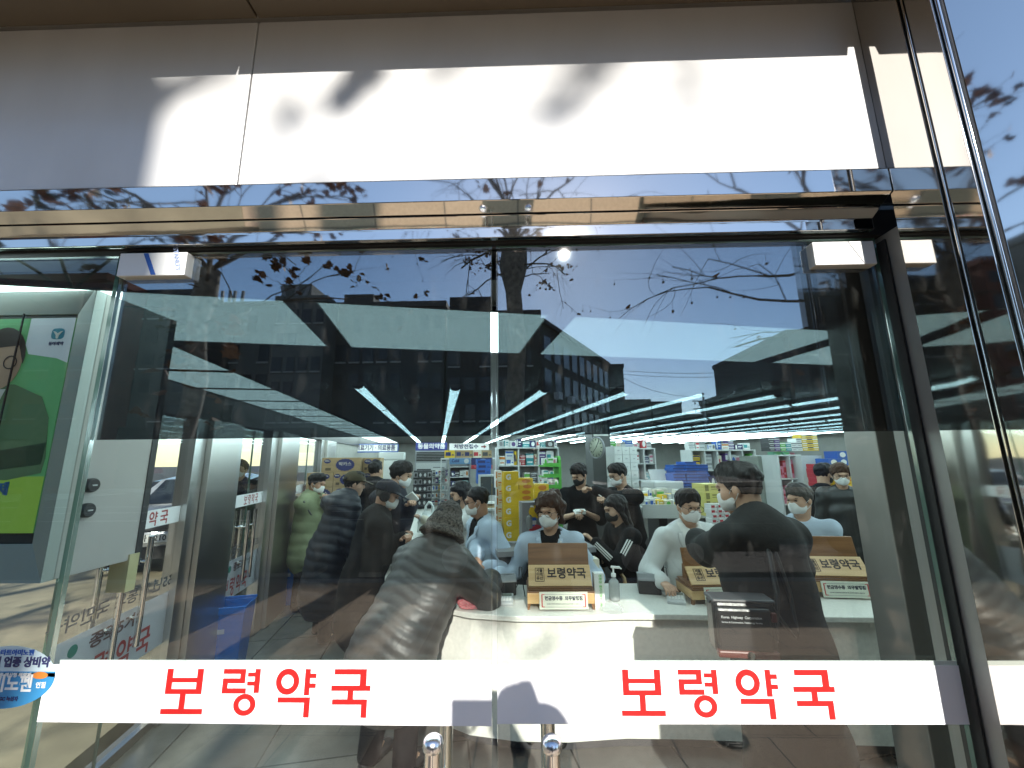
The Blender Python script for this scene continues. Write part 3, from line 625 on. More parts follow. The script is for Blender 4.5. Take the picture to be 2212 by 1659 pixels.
def grow(mb, tips, p, d, L, r, depth, rng, droop, bend):
    n = 5; pts = [p.copy()]; dd = d.normalized()
    for i in range(n):
        dd = (dd+Vector((rng.uniform(-bend, bend), rng.uniform(-bend, bend), rng.uniform(-bend, bend)-droop*(i/n)))).normalized()
        pts.append(pts[-1]+dd*L/n)
    r1 = r*(.55 if depth else .35)
    mb.tube(pts, [r+(r1-r)*i/n for i in range(n+1)], 7 if depth > 1 else 5)
    if depth == 0: tips += pts[2:]; return
    for c in range(3 if depth > 1 else 4):
        t = rng.uniform(.35, 1.0); q = pts[min(n, int(t*n+.5))]
        nd = (dd+Vector((rng.uniform(-1, 1), rng.uniform(-1, 1), rng.uniform(-.4, .7)))*.85).normalized()
        grow(mb, tips, q, nd, L*rng.uniform(.55, .85), max(.0035, r1*.7), depth-1, rng, droop, bend)
def tree(name, base, h, r, limbs, seed, label, leaves, balls, droop=.12, leafm=leaf_m, lsize=.13, knuckle=1.3):
    rng = random.Random(seed); o = thing(name, base, 0, label, 'tree')
    t = MB(); n = 10; pts = [Vector((.05*math.sin(i*1.3), .05*math.cos(i*1.7), h*i/n)) for i in range(n+1)]
    t.tube(pts, [r*(1.25 if i == 0 else 1)*(1-.25*i/n)*(knuckle if i > n-2 else 1)*(1+.06*math.sin(i*2.3)) for i in range(n+1)], 16)
    t.build('trunk', bark, o)
    cr = MB(); tips = []
    for (dx, dy, dz, L, rr, hz) in limbs: grow(cr, tips, Vector((0, 0, h*hz)), Vector((dx, dy, dz)), L, rr, 2, rng, droop, .22)
    cr.build('branches', twig_m, o)
    lf = MB()
    for i in range(leaves): leaf(lf, tips[rng.randrange(len(tips))]+Vector((rng.uniform(-.12, .12), rng.uniform(-.12, .12), rng.uniform(-.15, .05))), lsize*rng.uniform(.7, 1.4), rng)
    if leaves: lf.build('leaves', leafm, o)
    bb = MB()
    for i in range(balls):
        q = tips[rng.randrange(len(tips))]; l = rng.uniform(.06, .14)
        bb.tube([q, q-Vector((0, 0, l))], .0025, 4).lathe([(.001, -.02), (.015, -.012), (.019, 0), (.015, .012), (.001, .02)], 8, c=q-Vector((0, 0, l+.02)))
    if balls: bb.build('seed_balls', twig_m, o)
    return o
tx = refl(1112, 640, 10.7)
tree('plane_tree', (tx.x, -10.7, -.12), 8.7, .31, [(.7, .6, .35, 2.4, .05, .99), (-.7, .5, .3, 2.2, .05, .99), (.2, .9, .3, 2.3, .045, .98), (-.3, .7, .5, 2.2, .045, 1.0), (.9, .1, .4, 2.2, .05, .97), (-.9, .0, .3, 2.0, .05, .96), (.4, -.5, .8, 2.2, .06, 1.0), (-.4, -.4, .9, 2.2, .06, 1.0), (1, .5, -.1, 2.0, .03, .9), (-.8, .6, -.1, 1.9, .03, .88), (.1, .2, 1, 2.6, .09, 1.)], 5, 'pollarded plane tree straight behind the camera with drooping twigs', 30, 60, .34, lsize=.16, knuckle=1.75)
tree('plane_tree', (5.6, -5.6, -.12), 5.2, .19, [(-.9, .2, .45, 2.3, .035, .98), (-.9, .5, .2, 2.4, .03, .94), (-.8, -.1, .1, 2.2, .03, .85), (-.6, .4, .8, 2.4, .04, 1.0), (-1, .25, -.05, 2.0, .025, .78), (.5, .2, .8, 2., .05, 1.), (.0, .3, 1, 2.4, .06, 1.), (-.5, .9, .5, 2.0, .03, .93)], 11, 'bare plane tree at the right whose twigs reach across the sky', 12, 70, .06, lsize=.13)
tree('plane_tree', (-6.2, -6.2, -.12), 5.6, .2, [(.9, .2, .5, 2.6, .05, .98), (.8, .6, .3, 2.5, .04, .94), (.9, -.1, .15, 2.4, .04, .86), (.5, .5, .8, 2.4, .05, 1.), (-.6, .2, .8, 2.2, .05, 1.), (.2, -.6, .8, 2.2, .05, 1.), (.9, .3, .0, 2.2, .03, .8)], 23, 'plane tree at the left still carrying dry brown leaves', 420, 30, .10, lsize=.15)
tree('plane_tree', (-13.5, -10, -.12), 7.0, .22, [(.6, .2, .7, 2.6, .05, .98), (-.6, .4, .7, 2.5, .05, .98), (.1, .6, .8, 2.4, .05, 1.), (.8, -.3, .4, 2.4, .04, .9), (-.8, .1, .4, 2.4, .04, .88)], 31, 'farther plane tree with leafy crown beyond the left tree', 500, 10, .08, lsize=.2, leafm=olive_m)
tree('plane_tree', (-.35, -14.2, -.12), 9.1, .13, [(.7, .1, .7, 1.9, .05, .99), (.2, .3, .8, 1.7, .04, 1.), (-.5, .2, .75, 1.7, .035, 1.), (.9, -.3, .55, 1.8, .035, .98), (-.2, -.4, .9, 1.6, .035, 1.), (-1, 0, .6, 1.5, .03, .98)], 41, 'farther plane tree with a sparse leafy top, almost hidden by the pollarded one', 420, 20, .06, lsize=.115)
# hedge of dry shrubs in a planter strip
rng = random.Random(4)
def shrub(x, y, lab, s):
    o = thing('dry_shrub', (x, y, .25), 0, lab, 'shrub', 'dry shrubs in the planter across the lane'); mb = MB()
    for i in range(34):
        a = rng.uniform(0, 6.28); l = rng.uniform(.3, .75)*s; k = rng.uniform(.2, .7)
        mb.tube([(0.05*math.cos(a), .05*math.sin(a), 0), (k*l*.5*math.cos(a), k*l*.5*math.sin(a), l*.6), (k*l*math.cos(a+.2), k*l*math.sin(a+.2), l)], [.006, .005, .002], 4)
    mb.build('stems', twig_m, o); lf = MB()
    for i in range(60): leaf(lf, Vector((rng.uniform(-.35, .35)*s, rng.uniform(-.3, .3)*s, rng.uniform(.1, .7)*s)), .07, rng)
    lf.build('leaves', olive_m, o)
pl = MB().bx(3.0, 12, -9.6, -8.7, -.128, .22).build('planter', kerb_m); tag(pl, 'low granite planter with dry shrubs beyond the first lane', 'planter')
for i in range(11): shrub(3.5+.78*i, -9.15, 'dry brown shrub in the low granite planter', rng.uniform(.85, 1.25))
mh = thing('manhole_cover', tuple(Vector((refl(1580, 1596, 1).x, 0, 0))), 0, 'round cast manhole cover in the pavement by the door', 'manhole cover')
d_ = atZ(1580, 1596, 0.0); mh.location = (d_.x, -d_.y, 0); mh.scale = (.47, .47, 1)
mb = MB(); mb.lathe([(.001, .004), (.17, .004), (.17, .008), (.19, .008), (.19, .004), (.215, .004), (.215, .0)], 36)
for i in range(6):
    mb.box((.0, -.11+.044*i, .0065), (.22, .014, .004))
mb.build('cover', mat('cast_iron', (.18, .18, .17), .4, .8), mh)
# ------------------------------------------------------------------ parked car in the side street
def car(loc, rz, label, paint, plate):
    o = thing('parked_car', loc, rz, label, 'car')
    prof = [(-2.25, .32), (-2.27, .55), (-2.2, .78), (-1.9, .92), (-1.25, .98), (-.55, 1.40), (.35, 1.47), (1.15, 1.40), (1.75, 1.05), (2.15, 1.0), (2.25, .8), (2.26, .5), (2.2, .3), (1.75, .26), (-1.8, .26)]
    b = MB()   # body lofted from narrower top to wide waist; nose points to -x
    n = len(prof); rows = [(-.86, .04), (-.80, 0), (0, 0), (.80, 0), (.86, .04)]
    vs = []
    for (yy, ins) in rows:
        for x, z in prof:
            k = 1-.22*max(0, (z-.95)/.5)
            vs.append((x*(1-.03*abs(yy)/.86), yy*k*.98, z-(.05 if abs(yy) > .84 and z > 1.3 else 0)))
    fs = [(r_*n+i, (r_+1)*n+i, (r_+1)*n+(i+1) % n, r_*n+(i+1) % n) for r_ in range(4) for i in range(n)]+[tuple(range(n)), tuple(range(4*n, 5*n))[::-1]]
    b.add(vs, fs, 0, False); b.build('body', paint, o, .02)
    gm = mat('car_glass', (.02, .025, .03), .05, 0, .7)
    MB().add([(-1.22, -.62, 1.005), (-1.22, .62, 1.005), (-.60, .56, 1.39), (-.60, -.56, 1.39)], [(0, 1, 2, 3)]).add([(-1.2, -.6, .99), (-1.2, .6, .99), (-.59, .54, 1.375), (-.59, -.54, 1.375)], [(3, 2, 1, 0)]).build('windscreen', gm, o)
    for s in (-1, 1):
        MB().prism([(-.95, 1.03), (-.45, 1.36), (.35, 1.41), (1.1, 1.34), (1.5, 1.06)], s*.70, s*.81).build('side_window', gm, o)
        q = MB().bevbox((-2.12, s*.62, .70), (.28, .40, .15), .03).build('headlight', mat('lamp_clear', (.55, .58, .6), .08, .3), o)
    for x in (-1.42, 1.38):
        for s in (-1, 1):
            wv = MB().lathe([(.20, -.10), (.31, -.10), (.325, -.06), (.325, .06), (.31, .10), (.20, .10)], 28, c=(x, s*.78, .315), axis='Y').build('wheel', mat('tyre', (.02, .02, .02), .8), o)
            MB().lathe([(.001, -.02), (.05, 0), (.20, .02), (.205, .09)], 20, c=(x, s*.80, .315), axis='Y').build('rim', mat('alloy', (.5, .5, .52), .3, 1.), wv)
    MB().bx(-2.29, -2.2, -.72, .72, .28, .46).build('lower_grille', black, o); MB().bx(-2.30, -2.2, -.42, .42, .70, .78).build('grille', dark_grey, o)
    pz_ = MB().bx(-2.305, -2.285, -.26, .26, .52, .64).build('number_plate', paper_white, o)
    t = MB(); lettering(t, plate, .09, (-2.3065, 0, .58), .002, rz=-math.pi/2); t.build('characters', black, pz_)
    MB().lathe([(.001, 0), (.05, 0), (.05, .012)], 16, c=(-2.26, 0, .84), axis='X').build('badge', chrome, o)
    for s in (-1, 1): MB().bevbox((-.82, s*.95, 1.04), (.12, .18, .12), .03).build('door_mirror', paint, o)
    return o
silver = mat('silver_paint', (.55, .56, .57), .25, .5, coat=.5)
car((-6.45, 7.35, 0), R(110), 'silver car parked in the side street, seen through the nearest side door', silver, '02가 0210')

# flatbed truck added behind the camera to darken the reflection: pale rail, dark side
tk = thing('added_truck', (4.3, -6.5, -.13), 0, 'small flatbed truck added at the kerb to darken the reflection, with a pale bed rail', 'truck')
dk = mat('truck_dark', (.012, .013, .016), .4); rail = mat('truck_rail', (.50, .44, .36), .5, var=.1)
MB().bx(-2.6, 1.0, -.8, .8, .80, .86).bx(-2.6, 1.0, .76, .80, .86, 1.27).bx(-2.6, 1.0, -.80, -.76, .86, 1.27).bx(-2.64, -2.6, -.8, .8, .80, 1.27).build('bed', dk, tk, .005)
MB().bx(-2.66, 1.02, .75, .83, 1.272, 1.35).build('bed_rail', rail, tk, .006); MB().bx(-2.66, 1.02, -.83, -.75, 1.272, 1.35).build('bed_rail', rail, tk, .006)
MB().bx(-2.5, 2.5, -.35, .35, .48, .79).build('chassis', dk, tk); MB().bx(-2.2, -.2, .62, .70, .35, .78).build('side_guard', dk, tk)
MB().prism([(1.08, .5), (2.72, .5), (2.76, 1.15), (2.55, 1.95), (2.40, 2.05), (1.08, 2.05)], -.82, .82).build('cab', mat('truck_blue', (.02, .05, .16), .3, coat=.4), tk, .03)
for s_ in (-1, 1): MB().prism([(1.5, 1.22), (2.5, 1.22), (2.38, 1.85), (1.5, 1.85)], s_*.80, s_*.835).build('cab_window', MATS['car_glass'], tk)
for x_ in (-1.6, 1.9):
    for s_ in (-1, 1):
        w__ = MB().lathe([(.16, -.09), (.32, -.09), (.34, -.05), (.34, .05), (.32, .09), (.16, .09)], 24, c=(x_, s_*.68, .34), axis='Y').build('wheel', MATS['tyre'], tk)
        MB().lathe([(.001, -.01), (.16, 0), (.165, .08)], 18, c=(x_, s_*.70, .34), axis='Y').build('rim', MATS['alloy'], w__)

car((.35, -6.45, -.13), 0, 'dark car added at the kerb behind the camera to darken the mirrored pavement', mat('dark_paint', (.012, .013, .016), .3, .3, coat=.4), '34나 5178')  # car added out of view to shade the pavement that the glass mirrors
for x_, w_, lab_ in ((-2.22, .46, 'narrow grey utility cabinet added at the pavement edge to cast a shadow band'), (-3.62, .95, 'wide grey utility cabinet added at the pavement edge to cast a shadow band')):  # cabinets added to throw shadow stripes onto the mirrored pavement
    o = thing('added_cabinet', (x_, -5.5, 0), 0, lab_, 'cabinet'); gm_ = mat('cabinet_paint', (.16, .17, .16), .5, var=.1)
    MB().bevbox((0, 0, .70), (w_, .42, 1.28), .02).build('housing', gm_, o); MB().bx(-w_/2-.02, w_/2+.02, -.23, .23, 1.34, 1.38).build('cap', gm_, o); MB().bx(-w_/2-.01, w_/2+.01, -.22, .22, 0, .058).build('plinth', kerb_m, o)
    MB().bx(-w_/2+.04, w_/2-.04, .2105, .218, .14, 1.26).build('door', mat('cabinet_door', (.20, .21, .20), .45), o)
# ================================================================== people: bodies and clothes grown as smooth blended volumes
class Vol:
    def __init__(s, lo, hi, h):
        s.lo = np.array(lo, np.float32); s.h = h; s.n = np.ceil((np.array(hi)-s.lo)/h).astype(int)+2
        s.F = np.full(s.n, .08, np.float32)
    def _sub(s, lo, hi):
        a = np.clip(np.floor((np.array(lo)-s.lo)/s.h).astype(int), 0, s.n-1); b = np.clip(np.ceil((np.array(hi)-s.lo)/s.h).astype(int)+1, 1, s.n)
        ax = [s.lo[i]+s.h*np.arange(a[i], b[i], dtype=np.float32) for i in range(3)]
        return tuple(slice(a[i], b[i]) for i in range(3)), np.stack(np.meshgrid(*ax, indexing='ij'), -1)
    def _put(s, sl, d, k, op):
        F = s.F[sl]
        if op == 'cut':
            hh = np.clip(.5-.5*(F+d)/k, 0, 1); s.F[sl] = F*(1-hh)-d*hh+k*hh*(1-hh)
        else:
            hh = np.clip(.5+.5*(F-d)/k, 0, 1); s.F[sl] = F*(1-hh)+d*hh-k*hh*(1-hh)
    def cone(s, a, b, ra, rb, k=.03, sq=None, f=1., op='add'):
        a = np.array(a, np.float32); b = np.array(b, np.float32); m = max(ra, rb)/min(f, 1)**.0+k+.05
        sl, P = s._sub(np.minimum(a, b)-m, np.maximum(a, b)+m)
        ba = b-a; L = max(float(ba @ ba), 1e-9); q = P-a; t = np.clip((q @ ba)/L, 0, 1); q = q-t[..., None]*ba
        if sq is not None:
            sq = np.array(sq, np.float32); c = q @ sq; dd = np.sqrt(np.maximum((q*q).sum(-1)-c*c+(c/f)**2, 1e-12))
        else: dd = np.sqrt((q*q).sum(-1))
        s._put(sl, dd-(ra+t*(rb-ra)), k, op)
    def ell(s, c, M, r, k=.02, op='add'):
        c = np.array(c, np.float32); m = max(r)+k+.05; sl, P = s._sub(c-m, c+m)
        q = (P-c) @ np.array(M, np.float32) / np.array(r, np.float32)
        s._put(sl, (np.sqrt((q*q).sum(-1))-1)*min(r), k, op)
    def pts(s):
        return np.stack(np.meshgrid(*[s.lo[i]+s.h*np.arange(s.n[i], dtype=np.float32) for i in range(3)], indexing='ij'), -1)
    def mesh(s):
        F = s.F; F[[0, -1]] = .05; F[:, [0, -1]] = .05; F[:, :, [0, -1]] = .05
        cn = tuple(np.array(F.shape)-1); S = np.zeros((int(np.prod(cn)), 3), np.float32); C = np.zeros(int(np.prod(cn)), np.int32); E = []
        for ax in range(3):
            a = [slice(None)]*3; b = [slice(None)]*3; a[ax] = slice(0, -1); b[ax] = slice(1, None)
            F0, F1 = F[tuple(a)], F[tuple(b)]; m = (F0 < 0) != (F1 < 0); idx = np.argwhere(m)
            f0, f1 = F0[m], F1[m]; pos = idx.astype(np.float32); pos[:, ax] += f0/(f0-f1)
            o1, o2 = (ax+1) % 3, (ax+2) % 3; cs = []
            for d1, d2 in ((0, 0), (1, 0), (1, 1), (0, 1)):
                c = idx.copy(); c[:, o1] -= d1; c[:, o2] -= d2
                fl = np.ravel_multi_index(c.T, cn, mode='clip'); cs.append(fl)
                for q in range(3): S[:, q] += np.bincount(fl, pos[:, q], len(S)).astype(np.float32)
                C += np.bincount(fl, minlength=len(C)).astype(np.int32)
            E.append((np.stack(cs, 1), f0 < 0))
        used = C > 0; vid = np.full(len(C), -1); vid[used] = np.arange(used.sum())
        V_ = S[used]/C[used][:, None]*s.h+s.lo
        Q = [vid[np.where(sg[:, None], c, c[:, ::-1])] for c, sg in E]
        return V_, np.concatenate(Q)
def np_mesh(name, parts, mats, parent=None, mfn=None):
    """parts: list of (verts, quads); one mesh object."""
    vs, fs, o = [], [], 0
    for v, q in parts: vs.append(v); fs.append(q+o); o += len(v)
    v = np.concatenate(vs).astype(np.float32); q = np.concatenate(fs).astype(np.int32)
    me = bpy.data.meshes.new(name); me.vertices.add(len(v)); me.vertices.foreach_set('co', v.ravel())
    me.loops.add(q.size); me.loops.foreach_set('vertex_index', q.ravel()); me.polygons.add(len(q))
    me.polygons.foreach_set('loop_start', np.arange(0, q.size, 4, dtype=np.int32)); me.polygons.foreach_set('loop_total', np.full(len(q), 4, np.int32))
    for m in (mats if isinstance(mats, (list, tuple)) else [mats]): me.materials.append(m)
    me.polygons.foreach_set('use_smooth', np.ones(len(q), bool))
    if mfn is not None: me.polygons.foreach_set('material_index', mfn(v[q].mean(1)).astype(np.int32))
    me.update(calc_edges=True); me.validate()
    ob = bpy.data.objects.new(name, me); COL.objects.link(ob)
    if parent is not None: ob.parent = parent
    return ob
def A3(v): return np.array(v, np.float32)
def wob(P, amp, fr, seed):
    r = np.random.RandomState(seed); o = 0
    for i in range(5):
        d = r.normal(size=3); d /= np.linalg.norm(d); o = o+np.sin((P @ d.astype(np.float32))*fr*(.6+.35*i)+r.uniform(0, 6)+1.6*np.sin(P[..., (i+1) % 3]*fr*.5+i))/(1+.5*i)
    return amp*o/2
def hand(W, d, n, lat, curl, s=1., spread=.0):
    """palm, four unequal bent fingers and a thumb leaving the side of the palm"""
    W, d, n, lat = A3(W), A3(d), A3(n), A3(lat)
    vo = Vol(np.minimum(W, W+.2*d*s)-.10*s, np.maximum(W, W+.2*d*s)+.10*s, .0042)
    vo.cone(W-.03*d*s, W+.02*d*s, .027*s, .026*s, .01, n, .75)
    for o in (-.024, -.008, .008, .024): vo.cone(W+.02*d*s+o*.6*lat*s, W+.082*d*s+o*lat*s, .014*s, .0135*s, .012, n, .8)
    for i, (o, L) in enumerate(zip((.028, .0095, -.009, -.0265), (.068, .078, .072, .055))):
        p = W+(.085*d+o*lat)*s; ang = 0.
        for j, fr in enumerate((.45, .32, .23)):
            ang += curl[j if len(curl) > j else -1]*(1+.08*i); q = p+(math.cos(ang)*d-math.sin(ang)*n+spread*o*8*lat)*L*fr*s
            vo.cone(p, q, (.0092-.0012*j)*s, (.0085-.0012*j)*s, .003); p = q
    p = W+(.03*d+.026*lat-.006*n)*s; q = p+(.035*d*.8+.028*lat-.012*n)*s; vo.cone(p, q, .0135*s, .0105*s, .008)
    vo.cone(q, q+(.030*d+.004*lat-.012*n)*s, .0102*s, .0085*s, .004)
    return vo.mesh()
def unit(v): v = A3(v); return v/np.linalg.norm(v)
def person(label, head, face=180., pitch=0., roll=0., body=None, lean=0., side=0., s=1., fat=1., skin=None, hair=('short', None), top=None, trousers=None, mask=None, glasses=None, hat=None, hands=(None, None), seated=False, group=None, elbow_out=.5, hem=.08, legs=True, res=.0115, hcurl=(.5, .6, .5), low=None, neck_fwd=.03, fingers=True, cat='person'):
    H = A3(head); body = face if body is None else body
    def az(a): return np.array([math.sin(R(a)), math.cos(R(a)), 0], np.float32)
    f = az(body); r = np.array([f[1], -f[0], 0], np.float32); z = np.array([0, 0, 1], np.float32)
    ax = unit(math.sin(lean)*f+math.cos(lean)*z+math.sin(side)*r); fw = unit(np.cross(ax, r)*1.0); fw = fw if fw @ f > 0 else -fw
    hf0 = az(face); hr = np.array([hf0[1], -hf0[0], 0], np.float32); hf = unit(math.cos(pitch)*hf0+math.sin(pitch)*z); hu = unit(np.cross(hr, hf)); hr = unit(hr+math.sin(roll)*hu); hu = unit(np.cross(hr, hf))
    Mh = np.stack([hr, hf, hu], 1)                       # head axes: right, forward, up
    hp = lambda x, y, q: H+s*(Mh @ np.array([x, y, q], np.float32))
    N = H-neck_fwd*s*f-.170*s*(.75*ax+.25*z)
    Mt = np.stack([r, fw, ax], 1)
    tp = lambda x, y, q: N+s*(Mt @ np.array([x, y, q], np.float32))
    pel = tp(0, 0, -.53); S_ = [tp(-.175*fat**.3, .0, -.055), tp(.175*fat**.3, .0, -.055)]
    arms = []
    for i, sd in enumerate((-1, 1)):
        tgt = hands[i]; sh = S_[i]; la, lf = .285*s, .255*s
        if tgt is None: el = sh+s*(sd*.055*r-.275*z+.0*f); wr = el+s*(sd*.0*r-.235*z+.08*f)
        else:
            T = A3(tgt); v = T-sh; D = np.linalg.norm(v); D2 = min(D, (la+lf)*.985); vd = v/D
            if D > D2: T = sh+vd*D2
            a_ = (la*la-lf*lf+D2*D2)/(2*D2); hgt = math.sqrt(max(la*la-a_*a_, 0)); hint = sd*elbow_out*r-.9*z-.25*f; hint = unit(hint-(hint @ vd)*vd)
            el = sh+vd*a_+hint*hgt; wr = T
        arms.append((sh, el, wr))
    floor = 0.
    hips = [pel+s*.09*q*r-.02*s*ax for q in (-1, 1)]
    if seated:
        kn = [h_+.40*s*f-.02*z for h_ in hips]; an = [np.array([k[0], k[1], .09], np.float32)-.05*f for k in kn]
    else:
        an = [np.array([h_[0], h_[1], .09], np.float32)+q*.03*r+(-.0)*f for h_, q in zip(hips, (-1, 1))]; kn = [.5*(h_+a)+.03*f for h_, a in zip(hips, an)]
    skin = skin or skin_a
    # ---- body: one continuous skin surface
    ext = [H+.16*s, H-.16*s, N, pel-.16, pel+.16]+[p for a in arms for p in a]+kn+an
    lo = np.min(ext, 0)-.1; hi = np.max(ext, 0)+.1
    vb = Vol(lo, hi, .017)
    vb.cone(tp(0, -.01, -.12), tp(0, 0, -.30), .125*s*fat, .12*s*fat, .05, fw, .66); vb.cone(tp(0, 0, -.3), pel, .12*s*fat, .135*s*fat, .05, fw, .7)
    vb.cone(S_[0], S_[1], .05*s, .05*s, .04); vb.cone(tp(0, 0, -.03), hp(0, -.02, -.05), .052*s, .05*s, .03)
    for sh, el, wr in arms: vb.cone(sh, el, .045*s, .038*s, .02); vb.cone(el, wr, .037*s, .027*s, .015)
    for h_, k, a in zip(hips, kn, an): vb.cone(h_, k, .075*s, .052*s, .03); vb.cone(k, a, .05*s, .036*s, .02); vb.cone(a-.03*z, a+.15*f*s-.05*z, .036*s, .03*s, .02)
    parts = [vb.mesh()]
    vh = Vol(H-.20*s, H+.17*s, .0062)
    E3 = lambda c, rr, k=.02, op='add': vh.ell(hp(*c), Mh, [q*s for q in rr], k, op)
    E3((0, -.012, .035), (.074, .094, .084)); E3((0, .022, -.03), (.061, .068, .078), .03)
    vh.cone(hp(0, .05, -.06), hp(0, .062, -.092), .036*s, .026*s, .03)
    for sd in (-1, 1):
        E3((sd*.040, .052, -.022), (.026, .030, .030), .02); E3((sd*.031, .094, .016), (.020, .014, .012), .012, 'cut')
        E3((sd*.076, -.008, -.006), (.009, .020, .032), .008)
    vh.cone(hp(0, .086, .022), hp(0, .101, -.018), .0085*s, .0135*s, .012); E3((0, .080, -.052), (.024, .016, .012), .008)
    vh.cone(hp(0, .075, .036), hp(0, .075, .037), .03*s, .03*s, .02, hu, .5)
    vh.cone(hp(0, -.022, -.05), tp(0, -.0, -.01), .053*s, .058*s, .03)
    parts.append(vh.mesh())
    if fingers:
        for i, sd in enumerate((-1, 1)):
            if hands[i] is None and low: continue
            sh, el, wr = arms[i]; d = unit(wr-el); lat = unit(np.cross(d, z)) if abs(d[2]) < .95 else r
            n = unit(np.cross(lat, d)); n = n if n[2] > 0 else -n
            lat_th = lat if (lat @ r)*sd < 0 else -lat
            parts.append(hand(wr, d, n, lat_th, hcurl, s))
    P = np_mesh('person', parts, skin); tag(P, label, cat, group)
    # eyes
    for sd in (-1, 1):
        vo = Vol(hp(sd*.031, .083, .016)-.022, hp(sd*.031, .083, .016)+.022, .0032); vo.ell(hp(sd*.031, .0815, .015), Mh, [.0135*s, .008*s, .0052*s], .002)
        np_mesh('eye', [vo.mesh()], eye_dark, P)
    # ---- trousers and shoes
    if legs:
        vt = Vol(np.min(kn+an+[pel], 0)-.22, np.max(kn+an+[pel], 0)+.22, .016)
        vt.cone(tp(0, 0, -.46), pel, .145*s*fat, .15*s*fat, .04, fw, .74)
        for h_, k, a in zip(hips, kn, an): vt.cone(h_, k, .098*s, .075*s, .03); vt.cone(k, a-.01*z, .074*s, .062*s, .03)
        vt.F += wob(vt.pts(), .006, 22, 3)
        np_mesh('trousers', [vt.mesh()], trousers or dark_grey, P)
        for a in an:
            vs_ = Vol(a-.22, a+.22, .014); vs_.cone(np.array([a[0], a[1], .05])-.02*f, np.array([a[0], a[1], .04])+.15*f*s, .045*s, .04*s, .03, z, .8); np_mesh('shoe', [vs_.mesh()], black, P)
    # ---- top garment
    surf = None
    if top:
        m = top['mat']; rb = top.get('bulk', 0.); L = top.get('hem', hem); puff = top.get('puff')
        ext = [tp(0, 0, .06), tp(0, 0, -.53-L)]+[p for a in arms for p in a]
        vc = Vol(np.min(ext, 0)-.25, np.max(ext, 0)+.25, top.get('res', res))
        b_ = rb*s
        vc.cone(tp(0, -.012, -.10), tp(0, 0, -.28), .150*s*fat+b_, .148*s*fat+b_, .05, fw, .70); vc.cone(tp(0, 0, -.28), tp(0, 0, -.53), .148*s*fat+b_, .158*s*fat+b_, .05, fw, .74)
        if L > 0.02: vc.cone(tp(0, 0, -.53), tp(0, 0, -.53)-s*L*(.3*ax+.7*z), .160*s*fat+b_, .175*s*fat+b_*1.2, .05, f, .76)
        vc.cone(S_[0], S_[1], .066*s+b_*.6, .066*s+b_*.6, .05); vc.cone(tp(0, -.03, -.06), tp(0, -.02, top.get('collar', .012)), .085*s, .062*s+b_*.3, .04)
        sl = top.get('sleeve', 1.)
        for sh, el, wr in arms:
            vc.cone(sh, el, .064*s+b_*.8, .056*s+b_*.8, .03)
            if sl >= 1: vc.cone(el, wr-.02*unit(wr-el), .056*s+b_*.8, .044*s+b_*.6, .025)
        if top.get('hood'):
            vc.cone(tp(-.09, -.10, -.06), tp(.09, -.10, -.06), .075*s+b_, .075*s+b_, .04, ax, .8); vc.cone(tp(0, -.12, -.02), tp(0, -.13, -.15), .09*s, .06*s, .04, fw, .6)
        if top.get('bag_strap'): pass
        Pt = vc.pts()
        if puff:
            per, amp = puff; c = ((Pt-N) @ ax); c = c+.012*np.sin(((Pt-N) @ r)*18); vc.F -= amp*(np.abs(np.sin(np.pi*c/per))-.5)
        vc.F += wob(Pt, top.get('wr', .006), top.get('wf', 24), hash(label) % 1000 if False else len(label))
        vc.cone(hp(0, -.02, -.03), tp(0, .03, .05), .045*s, .052*s, .01, op='cut')
        inner = top.get('inner'); Vd = top.get('vdepth', .27); Vw = top.get('vwide', .075)
        def mfn(c):
            q = (c-N) @ Mt / s; o = np.zeros(len(c))
            if inner is not None: o[(q[:, 1] > .02) & (q[:, 2] < .06) & (-q[:, 2] < Vd) & (np.abs(q[:, 0]) < Vw*(1+q[:, 2]/Vd)+.004)] = 1
            if top.get('zones'): o = top['zones'](q, o)
            return o
        mm = [m]+([inner] if inner is not None else [black])+list(top.get('more', []))
        coat = np_mesh(top.get('name', 'coat'), [vc.mesh()], mm, P, mfn)
        def surf(x, q, off=.004):
            """point on the front (or with off<0 the back) of the garment at lateral x, height q below the neck"""
            ys = np.linspace(.30, -.05, 120); 
            for y in ys:
                p = tp(x, y, q); i = np.round((p-vc.lo)/vc.h).astype(int)
                if (i < 0).any() or (i >= vc.n).any(): continue
                if vc.F[tuple(i)] < 0: return p+fw*off
            return tp(x, .12, q)
        if top.get('lapel'):
            for sd in (-1, 1):
                rows = []
                for t in np.linspace(0, 1, 10):
                    q = -.005-t*(Vd-.01); x0 = sd*(Vw*(1-t)+.0); wd = (.058*(1-t)**.7+.012) if t > .30 else (.034+.02*t/.3)
                    if .26 < t < .4: wd *= .72
                    rows.append([surf(x0+sd*wd*u_, q, .008) for u_ in (0, .5, 1)])
                v = np.array(rows, np.float32).reshape(-1, 3); i_ = np.arange(27).reshape(9, 3)
                q_ = np.array([(a*3+b, a*3+b+1, a*3+b+4, a*3+b+3) for a in range(9) for b in range(2)])
                lp = np_mesh('lapel', [(v, q_)], m, coat); md = lp.modifiers.new('thick', 'SOLIDIFY'); md.thickness = .005; md.offset = 0
                e_ = MB(); e_.tube([rw_[2] for rw_ in rows], .0022, 5); e_.build('lapel_edge', mat('seam_shade', (.28, .29, .31), .7), coat)
        P['_'] = 0; del P['_']
    # ---- hair
    style, hm = hair
